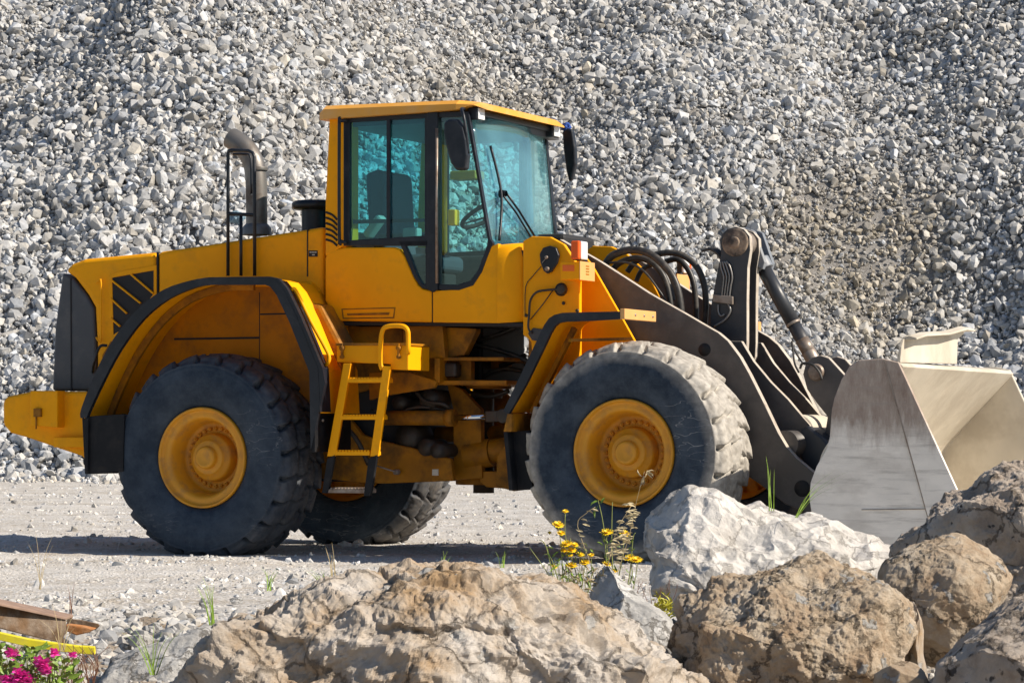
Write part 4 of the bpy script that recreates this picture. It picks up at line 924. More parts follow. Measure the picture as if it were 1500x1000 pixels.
# shell: back wall top lip -> curved back -> floor -> cutting edge
shell = LP([(1316,531),(1289,561),(1262,591),(1235,621),(1210,650),(1199,674),(1198,705),(1203,735),(1218,764),(1250,784),(1300,792),(1350,797),(1408,797)], ybk)
mb.sheet(spl2(shell,3), ybk+.02, ybk+BW-.02, .035)
bk_ = part(mb, 'bucket', BUCK, LD, .004, smooth=False)
for k,(y,m) in enumerate(((ybk,BSIDE),(ybk+BW-.03,BUCK))):
    mb = MB(); mb.prism(sz_, y, y+.03); sp_ = part(mb, 'bucket_side', m, bk_, .008)
    if k == 0:
        mb = MB(); 
        mb.bar(L(1295,527,ybk-.009), L(1361,763,ybk-.004), .008, .006, up=(0,1,0)); mb.bar(L(1262,746,ybk-.003), L(1357,745,ybk-.003), .005, .005, up=(0,1,0)); part(mb, 'weld_bead', WORN, sp_, 0)
        wz = LP([(1295,526),(1316,531),(1406,726),(1418,775),(1364,775),(1361,763)], ybk-.006); mb = MB(); mb.prism(wz, ybk-.008, ybk); part(mb, 'wear_strip', BSIDE, sp_, .003)
# hollow back box between curved outline and the inner wall
mb = MB(); q = LP([(1246,538),(1258,530),(1292,528),(1312,531),(1262,588),(1234,626),(1222,640),(1219,626),(1222,586),(1232,560)], ybk); mb.prism(q, ybk+.03, ybk+BW-.03); part(mb, 'bucket_back', BUCK, bk_, .006)
mb = MB(); ce = LP([(1350,799),(1425,801),(1425,804),(1350,808)], ybk); mb.prism(ce, ybk-.005, ybk+BW+.005); part(mb, 'cutting_edge', WORN, bk_, .003)
# spill guard plate
xg = L(1316,530,ybk).x-.02
mb = MB()
gp = [(1319,529),(1321,508),(1324,497),(1330,491),(1352,490.5),(1375,489),(1392,486),(1402,482),(1409,481),(1414,485),(1411,490),(1403,497),(1402,533),(1319,531)]
vs = []; 
for (a,b) in gp: p = LX(a,b,xg); vs.append(p)
nn = len(vs); v2 = [v+Vector((-.02,0,0)) for v in vs]
mb.add([tuple(v) for v in vs]+[tuple(v) for v in v2], [tuple(range(nn)), tuple(range(2*nn-1,nn-1,-1))]+[(i,nn+i,nn+(i+1)%nn,(i+1)%nn) for i in range(nn)])
g_ = part(mb, 'spill_guard', BUCK, bk_, .004)
mb = MB(); tp = [LX(a,b-1,xg) for a,b in ((1325,496),(1340,491),(1375,489),(1400,482),(1412,484))]
vs = []
for p in tp: vs += [tuple(p+Vector((-.02,0,0))), tuple(p+Vector((.03,0,.015))), tuple(p+Vector((.08,0,.0))), tuple(p+Vector((.08,0,-.012))), tuple(p+Vector((-.02,0,-.015)))]
fs = []
for i in range(len(tp)-1):
    for k in range(5): l = (k+1)%5; fs.append((i*5+k,i*5+l,i*5+5+l,i*5+5+k))
mb.add(vs, fs+[(0,1,2,3,4),(20,21,22,23,24)]); part(mb, 'guard_lip', BUCK, g_, .004)
# ================================================================ setting
def terrain(px, X, Y): pass
def pile_base(x): return 51.5+1.6*np.sin(x*.21+.6)+.8*np.sin(x*.63+2)
SL = math.tan(R(35))
def pile_h(X, Y):
    P = np.stack([X*.16, Y*.16, 0*X], 1); P2 = np.stack([X*.5, Y*.5, 0*X+3], 1)
    s = Y-pile_base(X); h = s*SL
    k = np.clip(s/5, 0, 1)
    h = h + (fbm(P,3,21)*1.15 + fbm(P2,3,31)*.42)*k
    # hollow with finer dirt right of the cab
    d = ((X-7.4)/3.2)**2+((Y-59.5)/2.6)**2
    h = h - .7*np.exp(-d)
    return np.where(s < 0, s*.02-.05, np.maximum(h, -.05))
def grid(xs, ys, hf):
    X, Y = np.meshgrid(xs, ys, indexing='ij'); Z = hf(X.ravel(), Y.ravel()); V = np.stack([X.ravel(),Y.ravel(),Z],1)
    n, m = len(xs), len(ys); i = np.arange(n-1)[:,None]; j = np.arange(m-1)[None,:]
    return V, np.stack([i*m+j,(i+1)*m+j,(i+1)*m+j+1,i*m+j+1],-1).reshape(-1,4)
def gh(X, Y):
    P = np.stack([X*.9,Y*.9,0*X],1); P2 = np.stack([X*6,Y*6,0*X],1)
    n = fbm(P,3,51)*.030 + fbm(P2,4,61)*.020
    near = np.clip((15-Y)/3, 0, 1)
    P3 = np.stack([X*2.6,Y*2.6,0*X],1)
    n = n + near*(fbm(P3,4,71)*.07) + .02*near
    # keep it level under the machine
    lx = (X-OX)*math.cos(TH)-(Y-OY)*math.sin(TH); ly = (X-OX)*math.sin(TH)+(Y-OY)*math.cos(TH)
    fl = np.exp(-((np.abs(np.abs(ly)-.95))/.5)**2)*np.exp(-(np.clip(np.minimum(np.abs(lx),np.abs(lx-WB))-.3,0,9)/.5)**2)
    # wheel ruts running along the yard
    rut = -.035*np.exp(-((Y-15.7-.1*X)/.35)**2)-.02*np.exp(-((Y-17.3-.1*X)/.3)**2)
    return (n+rut)*(1-fl)+ -.004
xs = np.concatenate([[-220,-90,-40,-20,-12],np.linspace(-8,8,330),[12,20,40,90,220]])
ys = np.concatenate([[-60,-15,-3,3,6],8+np.cumsum(np.linspace(.035,.20,400)),[100,140,200,320,450]])
V, Fc = grid(xs, ys, gh)
def ground_mat(name, c0, c1, c2, stones=True):
    m = bpy.data.materials.new(name); m.use_nodes = True; nt = m.node_tree; N = nt.nodes; K = nt.links; p = N['Principled BSDF']
    tc = N.new('ShaderNodeTexCoord')
    a = N.new('ShaderNodeTexNoise'); a.inputs['Scale'].default_value = .9; a.inputs['Detail'].default_value = 10; a.inputs['Roughness'].default_value = .62; mpg = N.new('ShaderNodeMapping'); mpg.inputs['Scale'].default_value = (.3,1.8,1) if name == 'yard_ground' else (1,1,1); K.new(tc.outputs['Object'], mpg.inputs[0]); K.new(mpg.outputs[0], a.inputs[0])
    cr = N.new('ShaderNodeValToRGB'); e = cr.color_ramp.elements; e[0].position = .36; e[0].color = (*c0,1); e[1].position = .62; e[1].color = (*c1,1); K.new(a.outputs[0], cr.inputs[0])
    v = N.new('ShaderNodeTexVoronoi'); v.inputs['Scale'].default_value = 38; K.new(tc.outputs['Object'], v.inputs[0])
    n2 = N.new('ShaderNodeTexNoise'); n2.inputs['Scale'].default_value = 55; n2.inputs['Detail'].default_value = 5; K.new(tc.outputs['Object'], n2.inputs[0])
    sp = N.new('ShaderNodeSeparateColor'); K.new(v.outputs['Color'], sp.inputs[0])
    gt = N.new('ShaderNodeMapRange'); gt.inputs[1].default_value = .55; gt.inputs[2].default_value = .9; gt.inputs[4].default_value = .8; K.new(sp.outputs[0], gt.inputs[0])
    mx = N.new('ShaderNodeMix'); mx.data_type = 'RGBA'; K.new(gt.outputs[0], mx.inputs[0]); K.new(cr.outputs[0], mx.inputs[6]); mx.inputs[7].default_value = (*c2,1)
    mu = N.new('ShaderNodeMapRange'); mu.inputs[1].default_value = .3; mu.inputs[2].default_value = .7; mu.inputs[3].default_value = .72; mu.inputs[4].default_value = 1.2; K.new(n2.outputs[0], mu.inputs[0])
    m3 = N.new('ShaderNodeMix'); m3.data_type = 'RGBA'; m3.blend_type = 'MULTIPLY'; m3.inputs[0].default_value = 1; K.new(mx.outputs[2], m3.inputs[6]); K.new(mu.outputs[0], m3.inputs[7])
    last = m3.outputs[2]
    if name == 'yard_ground':
        sx = N.new('ShaderNodeSeparateXYZ'); K.new(tc.outputs['Object'], sx.inputs[0])
        nb = N.new('ShaderNodeTexNoise'); nb.inputs['Scale'].default_value = 2.2; nb.inputs['Detail'].default_value = 8; K.new(tc.outputs['Object'], nb.inputs[0])
        yy = N.new('ShaderNodeMapRange'); yy.inputs[1].default_value = 15.2; yy.inputs[2].default_value = 12.6; yy.inputs[3].default_value = -.55; yy.inputs[4].default_value = .12; K.new(sx.outputs[1], yy.inputs[0])
        s_ = N.new('ShaderNodeMath'); s_.operation = 'ADD'; K.new(yy.outputs[0], s_.inputs[0]); K.new(nb.outputs[0], s_.inputs[1])
        r_ = N.new('ShaderNodeMapRange'); r_.inputs[1].default_value = .46; r_.inputs[2].default_value = .62; r_.inputs[4].default_value = .85; K.new(s_.outputs[0], r_.inputs[0])
        m5 = N.new('ShaderNodeMix'); m5.data_type = 'RGBA'; K.new(r_.outputs[0], m5.inputs[0]); K.new(last, m5.inputs[6]); m5.inputs[7].default_value = (.26,.19,.12,1); last = m5.outputs[2]
    K.new(last, p.inputs['Base Color']); p.inputs['Roughness'].default_value = .95
    ad = N.new('ShaderNodeMath'); ad.operation = 'ADD'; K.new(n2.outputs[0], ad.inputs[0]); K.new(gt.outputs[0], ad.inputs[1])
    b = N.new('ShaderNodeBump'); b.inputs['Distance'].default_value = .02; b.inputs['Strength'].default_value = .9; K.new(ad.outputs[0], b.inputs['Height']); K.new(b.outputs[0], p.inputs['Normal'])
    return m
GND = ground_mat('yard_ground', (.42,.375,.315), (.60,.575,.54), (.66,.645,.63))
PILE = ground_mat('pile_dirt', (.15,.14,.128), (.27,.255,.24), (.32,.31,.30))
me = npmesh('ground', V, Fc, GND, True); tag(link(bpy.data.objects.new('ground', me)), kind='structure')
V, Fc = grid(np.linspace(-34,34,260), np.concatenate([np.linspace(46,78,200),[84,92]]), lambda X,Y: pile_h(X,Y)-.02)
me = npmesh('gravel_slope', V, Fc, PILE, True); go = tag(link(bpy.data.objects.new('hill', me)), kind='structure')

# stones: random convex hulls
def stone_protos(k, n=13, seed=0):
    r = random.Random(seed); out = []
    for _ in range(k):
        bm = bmesh.new()
        for i in range(n):
            v = Vector((r.gauss(0,1),r.gauss(0,1),r.gauss(0,1))).normalized()*r.uniform(.75,1.05); bm.verts.new(v)
        bmesh.ops.convex_hull(bm, input=bm.verts)
        for v in [v for v in bm.verts if not v.link_faces]: bm.verts.remove(v)
        bmesh.ops.triangulate(bm, faces=bm.faces); bm.verts.ensure_lookup_table(); bm.verts.index_update()
        V = np.array([v.co[:] for v in bm.verts]); Fc = np.array([[v.index for v in f.verts] for f in bm.faces]); bm.free()
        out.append((V*np.array([1,r.uniform(.6,.95),r.uniform(.5,.8)]), Fc))
    return out
def rots(n):
    q = rng.normal(size=(n,4)); q /= np.linalg.norm(q,axis=1)[:,None]; w,x,y,z = q.T
    return np.stack([1-2*(y*y+z*z),2*(x*y-z*w),2*(x*z+y*w),2*(x*y+z*w),1-2*(x*x+z*z),2*(y*z-x*w),2*(x*z-y*w),2*(y*z+x*w),1-2*(x*x+y*y)],1).reshape(n,3,3)
def scatter(name, pos, size, tint, protos, m):
    n = len(pos); pid = rng.integers(0,len(protos),n); Vs = []; Fs = []; Cs = []; base = 0; Rm = rots(n)
    for k,(pv,pf) in enumerate(protos):
        I = np.nonzero(pid == k)[0]
        if not len(I): continue
        W = np.einsum('nij,vj->nvi', Rm[I], pv)*size[I,None,None]+pos[I,None,:]
        nv = len(pv); Vs.append(W.reshape(-1,3)); Fs.append((pf[None]+(base+nv*np.arange(len(I)))[:,None,None]).reshape(-1,3)); base += nv*len(I)
        Cs.append(np.repeat(tint[I], nv, 0))
    me = npmesh(name, np.concatenate(Vs), np.concatenate(Fs), m, False, np.concatenate(Cs))
    return link(bpy.data.objects.new(name, me))
PR = stone_protos(36, 18, 3)
STONE = mat('crushed_stone', (.5,.5,.5), .85, var=.16, vs=14, dirt=(.34,.30,.25), da=.35, ds=5, attr=True, bump=.01, bs=14)
def tints(n, lo=.34, hi=.62, warm=None):
    g = rng.uniform(lo,hi,n)[:,None]; w = rng.normal(0,1,n)[:,None] if warm is None else warm
    c = g*(1+np.array([[.030,.0,-.045]])*(w+.9)); return np.clip(c,.05,.85)
# pile: uniform over the slope, more than one layer
N1 = 128000
X = rng.uniform(-17,17,N1*2); S = rng.uniform(-.6,24,N1*2); keep = np.abs(X) < (51+S*.95)*.1786+2.6; X = X[keep][:N1]; S = S[keep][:N1]
Y = pile_base(X)+S
Pn = np.stack([X*.35,Y*.35,0*X],1); cl = fbm(Pn,3,81); d = ((X-7.2-.3*(Y-60))/1.6)**2+((Y-60)/2.6)**2; bare = .9*np.exp(-d)+.8*np.exp(-(((X+.6)/2.0)**2+((Y-65.5)/1.5)**2)); bare = np.clip(bare*(1+1.6*cl),0,1)
size = np.exp(rng.normal(0,.48,len(X)))*(.072+.022*cl)*(1-.35*np.clip(bare,0,1)); size = np.clip(size,.03,.22)
size = size*(1+.15*np.clip((3-S)/3,0,1))
kp = rng.uniform(0,1,len(X)) > .22*bare
X,Y,S,size,bare,cl = X[kp],Y[kp],S[kp],size[kp],bare[kp],cl[kp]
Z = np.maximum(pile_h(X,Y),0)+rng.uniform(-.05,.10,len(X))+size*.15
warm = rng.normal(0,1,len(X))[:,None]+3.4*np.clip(bare,0,1)[:,None]
# fines filling the gaps
nf = 70000; Xf = rng.uniform(-17,17,nf*2); Sf = rng.uniform(-.8,24,nf*2); kf = np.abs(Xf) < (51+Sf*.95)*.1786+1.6; Xf = Xf[kf][:nf]; Sf = Sf[kf][:nf]; Yf = pile_base(Xf)+Sf
bf = np.exp(-(((Xf-7.2-.3*(Yf-60))/1.8)**2+((Yf-60)/2.8)**2)); szf = np.exp(rng.normal(0,.4,len(Xf)))*(.026+.008*bf)
X = np.concatenate([X,Xf]); Y = np.concatenate([Y,Yf]); S = np.concatenate([S,Sf]); size = np.concatenate([size,szf]); bare = np.concatenate([bare,bf*.6]); warm = np.concatenate([warm,rng.normal(0,1,len(Xf))[:,None]]); Z = np.concatenate([Z,np.maximum(pile_h(Xf,Yf),0)+rng.uniform(-.01,.06,len(Xf))])
T = tints(len(X), .26, .56, warm)*(1-.22*np.clip(bare,0,1))[:,None]*np.array([[.97,1.0,1.045]])
scatter('gravel', np.stack([X,Y,Z],1), size, T, PR, STONE); tag(bpy.data.objects['gravel'], 'great slope of pale grey crushed stone rising behind the loader', 'gravel', kind='stuff')
# pebbles and chips on the yard
N2 = 60000
u = rng.uniform(0,1,N2); Dp = 1/(1/9.0+(1/52.-1/9.0)*u); Xp = rng.uniform(-1,1,N2)*(Dp*.1786+1.2)
sz = np.exp(rng.normal(0,.6,N2))*(.0042+.00040*Dp)
P = np.stack([Xp*1.3,Dp*1.3,0*Xp],1); cl = fbm(P,3,91)
verge = np.clip((14.8-Dp)/2.5,0,1); sz = sz*(1+1.3*verge)*(1+.5*cl); sz = np.clip(sz,.003,.055)
kp = rng.uniform(0,1,N2) < np.clip(.55+1.2*cl+.4*verge,.1,1)
Xp,Dp,sz = Xp[kp],Dp[kp],sz[kp]
Zp = gh(Xp,Dp)-sz*rng.uniform(-.1,.6,len(sz))
scatter('pebbles', np.stack([Xp,Dp,Zp],1), sz, tints(len(Xp),.30,.64)*(1-.22*verge[kp])[:,None], PR[:16], STONE); tag(bpy.data.objects['pebbles'], 'loose pebbles and stone chips scattered over the yard', 'pebbles', kind='stuff')
# spill of stones at the foot of the pile
N3 = 2600
Xs = rng.uniform(-12,12,N3); Ys = pile_base(Xs)-np.abs(rng.normal(0,1.3,N3)); szs = np.exp(rng.normal(0,.4,N3))*.06
scatter('stone_spill', np.stack([Xs,Ys,szs*.3],1), szs, tints(N3,.36,.60), PR[:16], STONE); tag(bpy.data.objects['stone_spill'], 'stones spilled out along the foot of the gravel slope', 'gravel', kind='stuff')

def subdiv(V, Fc, k):
    bm = bmesh.new(); vv = [bm.verts.new(v) for v in V]
    for f in Fc: bm.faces.new([vv[i] for i in f])
    bmesh.ops.subdivide_edges(bm, edges=bm.edges, cuts=2**k-1, use_grid_fill=True); bmesh.ops.triangulate(bm, faces=bm.faces); bm.verts.index_update()
    r = (np.array([v.co[:] for v in bm.verts]), np.array([[v.index for v in f.verts] for f in bm.faces])); bm.free(); return r
# ---------------------------------------------------------------- boulders
def sphere_dirs(n):
    bm = bmesh.new(); bmesh.ops.create_icosphere(bm, subdivisions=n, radius=1); V = np.array([v.co[:] for v in bm.verts]); Fc = np.array([[v.index for v in f.verts] for f in bm.faces]); bm.free(); return V, Fc
SD = {k: sphere_dirs(k) for k in (4,5,6,7)}
def rock_mat(name, c0, c1, c2, sc_=6, speck=None, bump=.012, bs=25, clast=0, white=None, crack=.55):
    m = bpy.data.materials.new(name); m.use_nodes = True; nt = m.node_tree; N = nt.nodes; K = nt.links; p = N['Principled BSDF']
    tc = N.new('ShaderNodeTexCoord')
    a = N.new('ShaderNodeTexNoise'); a.inputs['Scale'].default_value = sc_; a.inputs['Detail'].default_value = 12; a.inputs['Roughness'].default_value = .66; K.new(tc.outputs['Object'], a.inputs[0])
    cr = N.new('ShaderNodeValToRGB'); e = cr.color_ramp.elements; e[0].position = .36; e[0].color = (*c0,1); e[1].position = .64; e[1].color = (*c2,1); q = e.new(.5); q.color = (*c1,1); K.new(a.outputs[0], cr.inputs[0])
    out = cr.outputs[0]
    n2 = N.new('ShaderNodeTexNoise'); n2.inputs['Scale'].default_value = bs; n2.inputs['Detail'].default_value = 12; n2.inputs['Roughness'].default_value = .8; K.new(tc.outputs['Object'], n2.inputs[0]); hgt = n2.outputs[0]
    if clast:
        wv = N.new('ShaderNodeMix'); wv.data_type = 'VECTOR'; wv.inputs[0].default_value = .16; K.new(tc.outputs['Object'], wv.inputs[4]); K.new(a.outputs['Color'], wv.inputs[5])
        v = N.new('ShaderNodeTexVoronoi'); v.inputs['Scale'].default_value = clast; v.inputs['Randomness'].default_value = 1; K.new(wv.outputs[1], v.inputs[0])
        sp = N.new('ShaderNodeSeparateColor'); K.new(v.outputs['Color'], sp.inputs[0])
        g = N.new('ShaderNodeMath'); g.operation = 'GREATER_THAN'; g.inputs[1].default_value = .86; K.new(sp.outputs[0], g.inputs[0])
        f = N.new('ShaderNodeMapRange'); f.inputs[1].default_value = .42; f.inputs[2].default_value = .34; K.new(v.outputs['Distance'], f.inputs[0])
        mm_ = N.new('ShaderNodeMath'); mm_.operation = 'MULTIPLY'; K.new(g.outputs[0], mm_.inputs[0]); K.new(f.outputs[0], mm_.inputs[1])
        mx = N.new('ShaderNodeMix'); mx.data_type = 'RGBA'; K.new(mm_.outputs[0], mx.inputs[0]); K.new(out, mx.inputs[6]); mx.inputs[7].default_value = (*(white or (.46,.44,.41)),1); out = mx.outputs[2]
        ad = N.new('ShaderNodeMath'); ad.operation = 'MULTIPLY_ADD'; ad.inputs[1].default_value = .5; K.new(mm_.outputs[0], ad.inputs[0]); K.new(hgt, ad.inputs[2]); hgt = ad.outputs[0]
    if speck:
        n3 = N.new('ShaderNodeTexNoise'); n3.inputs['Scale'].default_value = 26; n3.inputs['Detail'].default_value = 4; K.new(tc.outputs['Object'], n3.inputs[0])
        r = N.new('ShaderNodeMapRange'); r.inputs[1].default_value = .62; r.inputs[2].default_value = .68; r.inputs[4].default_value = .9; K.new(n3.outputs[0], r.inputs[0])
        m4 = N.new('ShaderNodeMix'); m4.data_type = 'RGBA'; K.new(r.outputs[0], m4.inputs[0]); K.new(out, m4.inputs[6]); m4.inputs[7].default_value = (*speck,1); out = m4.outputs[2]
    # fissures: dark earth-filled cracks
    wc = N.new('ShaderNodeMix'); wc.data_type = 'VECTOR'; wc.inputs[0].default_value = .22; K.new(tc.outputs['Object'], wc.inputs[4]); K.new(a.outputs['Color'], wc.inputs[5])
    ve = N.new('ShaderNodeTexVoronoi'); ve.feature = 'DISTANCE_TO_EDGE'; ve.inputs['Scale'].default_value = 5.5; K.new(wc.outputs[1], ve.inputs[0])
    rc = N.new('ShaderNodeMapRange'); rc.inputs[1].default_value = .035; rc.inputs[2].default_value = .0; rc.inputs[4].default_value = crack; K.new(ve.outputs['Distance'], rc.inputs[0])
    m8 = N.new('ShaderNodeMix'); m8.data_type = 'RGBA'; K.new(rc.outputs[0], m8.inputs[0]); K.new(out, m8.inputs[6]); m8.inputs[7].default_value = (.10,.075,.05,1); out = m8.outputs[2]
    sc8 = N.new('ShaderNodeMath'); sc8.operation = 'MULTIPLY_ADD'; sc8.inputs[1].default_value = -.9; K.new(rc.outputs[0], sc8.inputs[0]); K.new(hgt, sc8.inputs[2]); hgt = sc8.outputs[0]
    K.new(out, p.inputs['Base Color']); p.inputs['Roughness'].default_value = .95; p.inputs['Specular IOR Level'].default_value = .2
    b = N.new('ShaderNodeBump'); b.inputs['Distance'].default_value = bump; K.new(hgt, b.inputs['Height']); K.new(b.outputs[0], p.inputs['Normal'])
    return m
CONG = rock_mat('brown_conglomerate', (.38,.26,.15), (.48,.41,.335), (.57,.53,.485), 3.2, clast=16, bump=.012)
TAN = rock_mat('tan_conglomerate', (.42,.305,.205), (.53,.425,.31), (.60,.52,.42), 9, clast=24, bump=.018, bs=40)
WHT = rock_mat('white_limestone', (.40,.375,.35), (.54,.515,.48), (.62,.595,.565), 5, bump=.008, bs=22, crack=.35)
GREYR = rock_mat('grey_limestone', (.34,.275,.22), (.49,.415,.345), (.58,.52,.455), 6, speck=(.05,.045,.045), bump=.016)
PALE = rock_mat('pale_grey_stone', (.32,.31,.30), (.45,.44,.42), (.56,.55,.53), 7, bump=.010, clast=20, white=(.62,.61,.59))
def boulder(name, m, out, D, dy, style, seed, label, cat='boulder', sub=6, group=None, skew=.0, bottom=None, back=.0, box=2.2, vox=0, amp=1., ncut=9, pct=62):
    """outline in px at distance D; dy = half depth"""
    Vd, Fc = SD[sub]
    W = [G(a,b,D) for a,b in out]
    if bottom is not None:
        x0 = min(w.x for w in W); x1 = max(w.x for w in W)
    pts = np.array([[w.x,w.z] for w in W]); cx = (pts[:,0].min()+pts[:,0].max())/2; cz = (pts[:,1].min()+pts[:,1].max())/2
    # radial outline
    seg = []
    n = len(pts)
    for i in range(n):
        a = pts[i]; b = pts[(i+1)%n]
        for t in np.linspace(0,1,24,endpoint=False): seg.append(a+(b-a)*t)
    seg = np.array(seg)-[cx,cz]; an = np.arctan2(seg[:,1],seg[:,0]); ra = np.hypot(seg[:,0],seg[:,1]); o = np.argsort(an); an, ra = an[o], ra[o]
    an = np.concatenate([an-2*math.pi,an,an+2*math.pi]); ra = np.concatenate([ra]*3)
    phi = np.arctan2(Vd[:,2],Vd[:,0]); rho = np.interp(phi, an, ra); st = np.sqrt(np.clip(1-Vd[:,1]**2,0,1)); v = Vd[:,1]
    kk = (st**box+np.abs(v)**box+1e-9)**(-1/box); st = st*kk; v = v*kk
    Pp = np.stack([cx+rho*np.cos(phi)*st, D+v*dy, cz+rho*np.sin(phi)*st],1)
    zr = (Pp[:,2]-cz)/max(.01,(pts[:,1].max()-cz)); Pp[:,1] += back*dy*np.clip(zr,-1.2,1.2)+skew*(Pp[:,0]-cx)
    S_ = max(np.ptp(pts[:,0]), .1)
    tm = npmesh('tmp', Pp, Fc, None, True); to = link(bpy.data.objects.new('tmp', tm)); rm = to.modifiers.new('r','REMESH'); rm.mode = 'VOXEL'; rm.voxel_size = vox or max(.0045, S_/240)
    sm = to.modifiers.new('s','SMOOTH'); sm.factor = .5; sm.iterations = 6
    ev = to.evaluated_get(bpy.context.evaluated_depsgraph_get()); em = ev.to_mesh(); em.calc_loop_triangles(); nv = len(em.vertices)
    Pp = np.empty(nv*3); em.vertices.foreach_get('co', Pp); Pp = Pp.reshape(-1,3); Nn = np.empty(nv*3); em.vertex_normals.foreach_get('vector', Nn); Nn = Nn.reshape(-1,3)
    nt_ = len(em.loop_triangles); Fc = np.empty(nt_*3, np.int32); em.loop_triangles.foreach_get('vertices', Fc); Fc = Fc.reshape(-1,3); ev.to_mesh_clear(); bpy.data.objects.remove(to); bpy.data.meshes.remove(tm)
    q = Pp-np.array([cx,D,cz])
    def fac(f, amp, sd, an_=(1,1,1), w=.35, sharp=4):
        d1,d2,i1 = cell(q*np.array(an_)*f+fbm(q*f*.8,3,sd)[:,None]*w, sd); return (i1-.5)*amp*np.clip((d2-d1)*sharp,0,1)
    wp = lambda f, am, sd: q+np.stack([fbm(q*f+9*i,3,sd+30+i,.6) for i in range(3)],1)*am
    C_ = lambda f, am, sd, an_=(1,1,1), w=.07, cap=.0: (.42-np.maximum(chips(wp(f*.8, w/f, sd)*np.array(an_)*f, sd), cap))*am/f
    # whole-boulder fracture planes
    rr = random.Random(seed*3+1); half = np.array([np.ptp(pts[:,0])/2, dy, np.ptp(pts[:,1])/2]); Q = q/half
    cut = np.zeros(len(q))
    for _ in range(ncut):
        nv_ = np.array([rr.uniform(-1,1), rr.uniform(-1.2,.1), rr.uniform(-.35,1)]); nv_ /= np.linalg.norm(nv_); t = Q@nv_; lim = np.percentile(t,99.5)*rr.uniform(.80,.93); ex_c = np.clip(t-lim,0,1)
        Q = Q-ex_c[:,None]*nv_
    q = Q*half; Pp = q+np.array([cx,D,cz])
    msk = np.clip(fbm(q*5,3,seed+21)*2.2+.5,0,1)
    if style == 'cong':
        dsp = fbm(q*2.6+seed,6,seed,.55)*.05 - C_(3.0,.30,seed+1) + C_(7,.30,seed+2,(1,1,1.5)) + C_(15,.42,seed+3,cap=.12)*(.3+msk) + C_(30,.50,seed+4,cap=.1)*(1.2-msk*.6) + C_(62,.55,seed+5) + fbm(q*60,3,seed+8,.6)*.004
        lay = (q[:,2]*5+q[:,0]*1.1+fbm(q*2.2,5,seed+11,.6)*1.5)%1; dsp += .026*np.clip(lay*12,0,1)*(1-lay)
    elif style == 'tan':
        dsp = fbm(q*3,6,seed,.55)*.05 - C_(2.6,.42,seed+1) + C_(7,.42,seed+2,cap=.1)*msk*1.3 + C_(20,.45,seed+3,cap=.1) + C_(42,.60,seed+4) + C_(85,.55,seed+5) + fbm(q*50,4,seed+8,.6)*.007
    elif style == 'white':
        dsp = fbm(q*1.8,4,seed,.5)*.05 - C_(1.9,.34,seed,(1,1,1.6),.3) - C_(4.5,.42,seed+2,(1,1,1.7),.3) - C_(10,.30,seed+3,(1,1,1.5),.3)*msk + C_(24,.14,seed+4,(1,1,1.5)) + fbm(q*40,4,seed+8,.6)*.003
    else:
        dsp = fbm(q*3,6,seed,.58)*.06 - C_(3.2,.38,seed+1,(1,1,1.3)) - C_(8,.38,seed+2,(1,1,1.3)) + C_(19,.36,seed+3)*msk + C_(44,.40,seed+4) + fbm(q*50,4,seed+8,.6)*.005
    k = min(1.0, S_/1.1)
    dsp = (dsp-np.percentile(dsp,88 if style == 'white' else pct))*amp
    Pp = Pp+Nn*(dsp*k)[:,None]
    org = np.array([cx,D,min(Pp[:,2].min(),0)*0])
    me = npmesh(name, Pp-org, Fc, m, False); o = bpy.data.objects.new(name, me); o.location = org; link(o)
    return tag(o, label, cat, group)
boulder('boulder', CONG, [(255,1030),(268,1000),(286,972),(304,946),(330,912),(345,892),(380,882),(440,870),(480,864),(512,848),(545,836),(600,829),(650,823),(700,823),(735,824),(770,832),(815,852),(852,880),(892,910),(930,938),(972,962),(998,985),(1055,1005),(1065,1060),(900,1090),(500,1100),(255,1080)], 8.9, .42, 'cong', 11, 'long low brown conglomerate boulder filling the bottom centre foreground', sub=7, back=.10, box=4.5, pct=50, ncut=12)
boulder('boulder', WHT, [(934,796),(947,784),(945,772),(950,760),(964,745),(984,736),(1004,730),(1040,727),(1068,731),(1124,737),(1180,754),(1212,757),(1244,770),(1280,781),(1324,808),(1335,850),(1300,880),(1180,912),(1040,908),(986,888),(960,864),(940,844),(933,815)], 12.2, .50, 'white', 23, 'big smooth white limestone boulder in front of the front wheel and bucket', sub=7, back=.55, box=4.5)
boulder('boulder', TAN, [(986,905),(994,884),(1032,872),(1060,852),(1100,840),(1124,824),(1180,813),(1232,818),(1290,832),(1308,846),(1326,884),(1342,940),(1354,970),(1352,1040),(1200,1075),(1010,1060),(990,1000),(984,940)], 9.2, .36, 'tan', 37, 'rounded tan conglomerate boulder just below the white limestone boulder', sub=7, back=.3)
boulder('boulder', TAN, [(1306,830),(1326,812),(1364,793),(1408,786),(1440,800),(1464,821),(1482,850),(1488,868),(1470,890),(1436,935),(1406,966),(1356,972),(1338,940),(1328,900),(1316,866),(1300,850)], 9.7, .22, 'tan', 41, 'smaller tan conglomerate boulder wedged between the tan boulder and the grey slab', sub=6, back=.2, ncut=5, pct=25)
boulder('boulder', GREYR, [(1300,800),(1314,790),(1356,772),(1380,745),(1408,729),(1440,708),(1468,690),(1500,675),(1560,660),(1640,690),(1680,800),(1660,930),(1560,960),(1450,940),(1380,900),(1320,860)], 10.6, .45, 'grey', 53, 'tall grey pitted slab of rock rising at the right edge beside the bucket', sub=7, back=.3)
boulder('boulder', GREYR, [(1362,1010),(1372,974),(1410,950),(1430,922),(1460,893),(1500,876),(1560,870),(1600,920),(1610,1060),(1380,1070)], 8.3, .25, 'grey', 67, 'grey weathered boulder in the bottom right corner', sub=6, back=.25, pct=30)
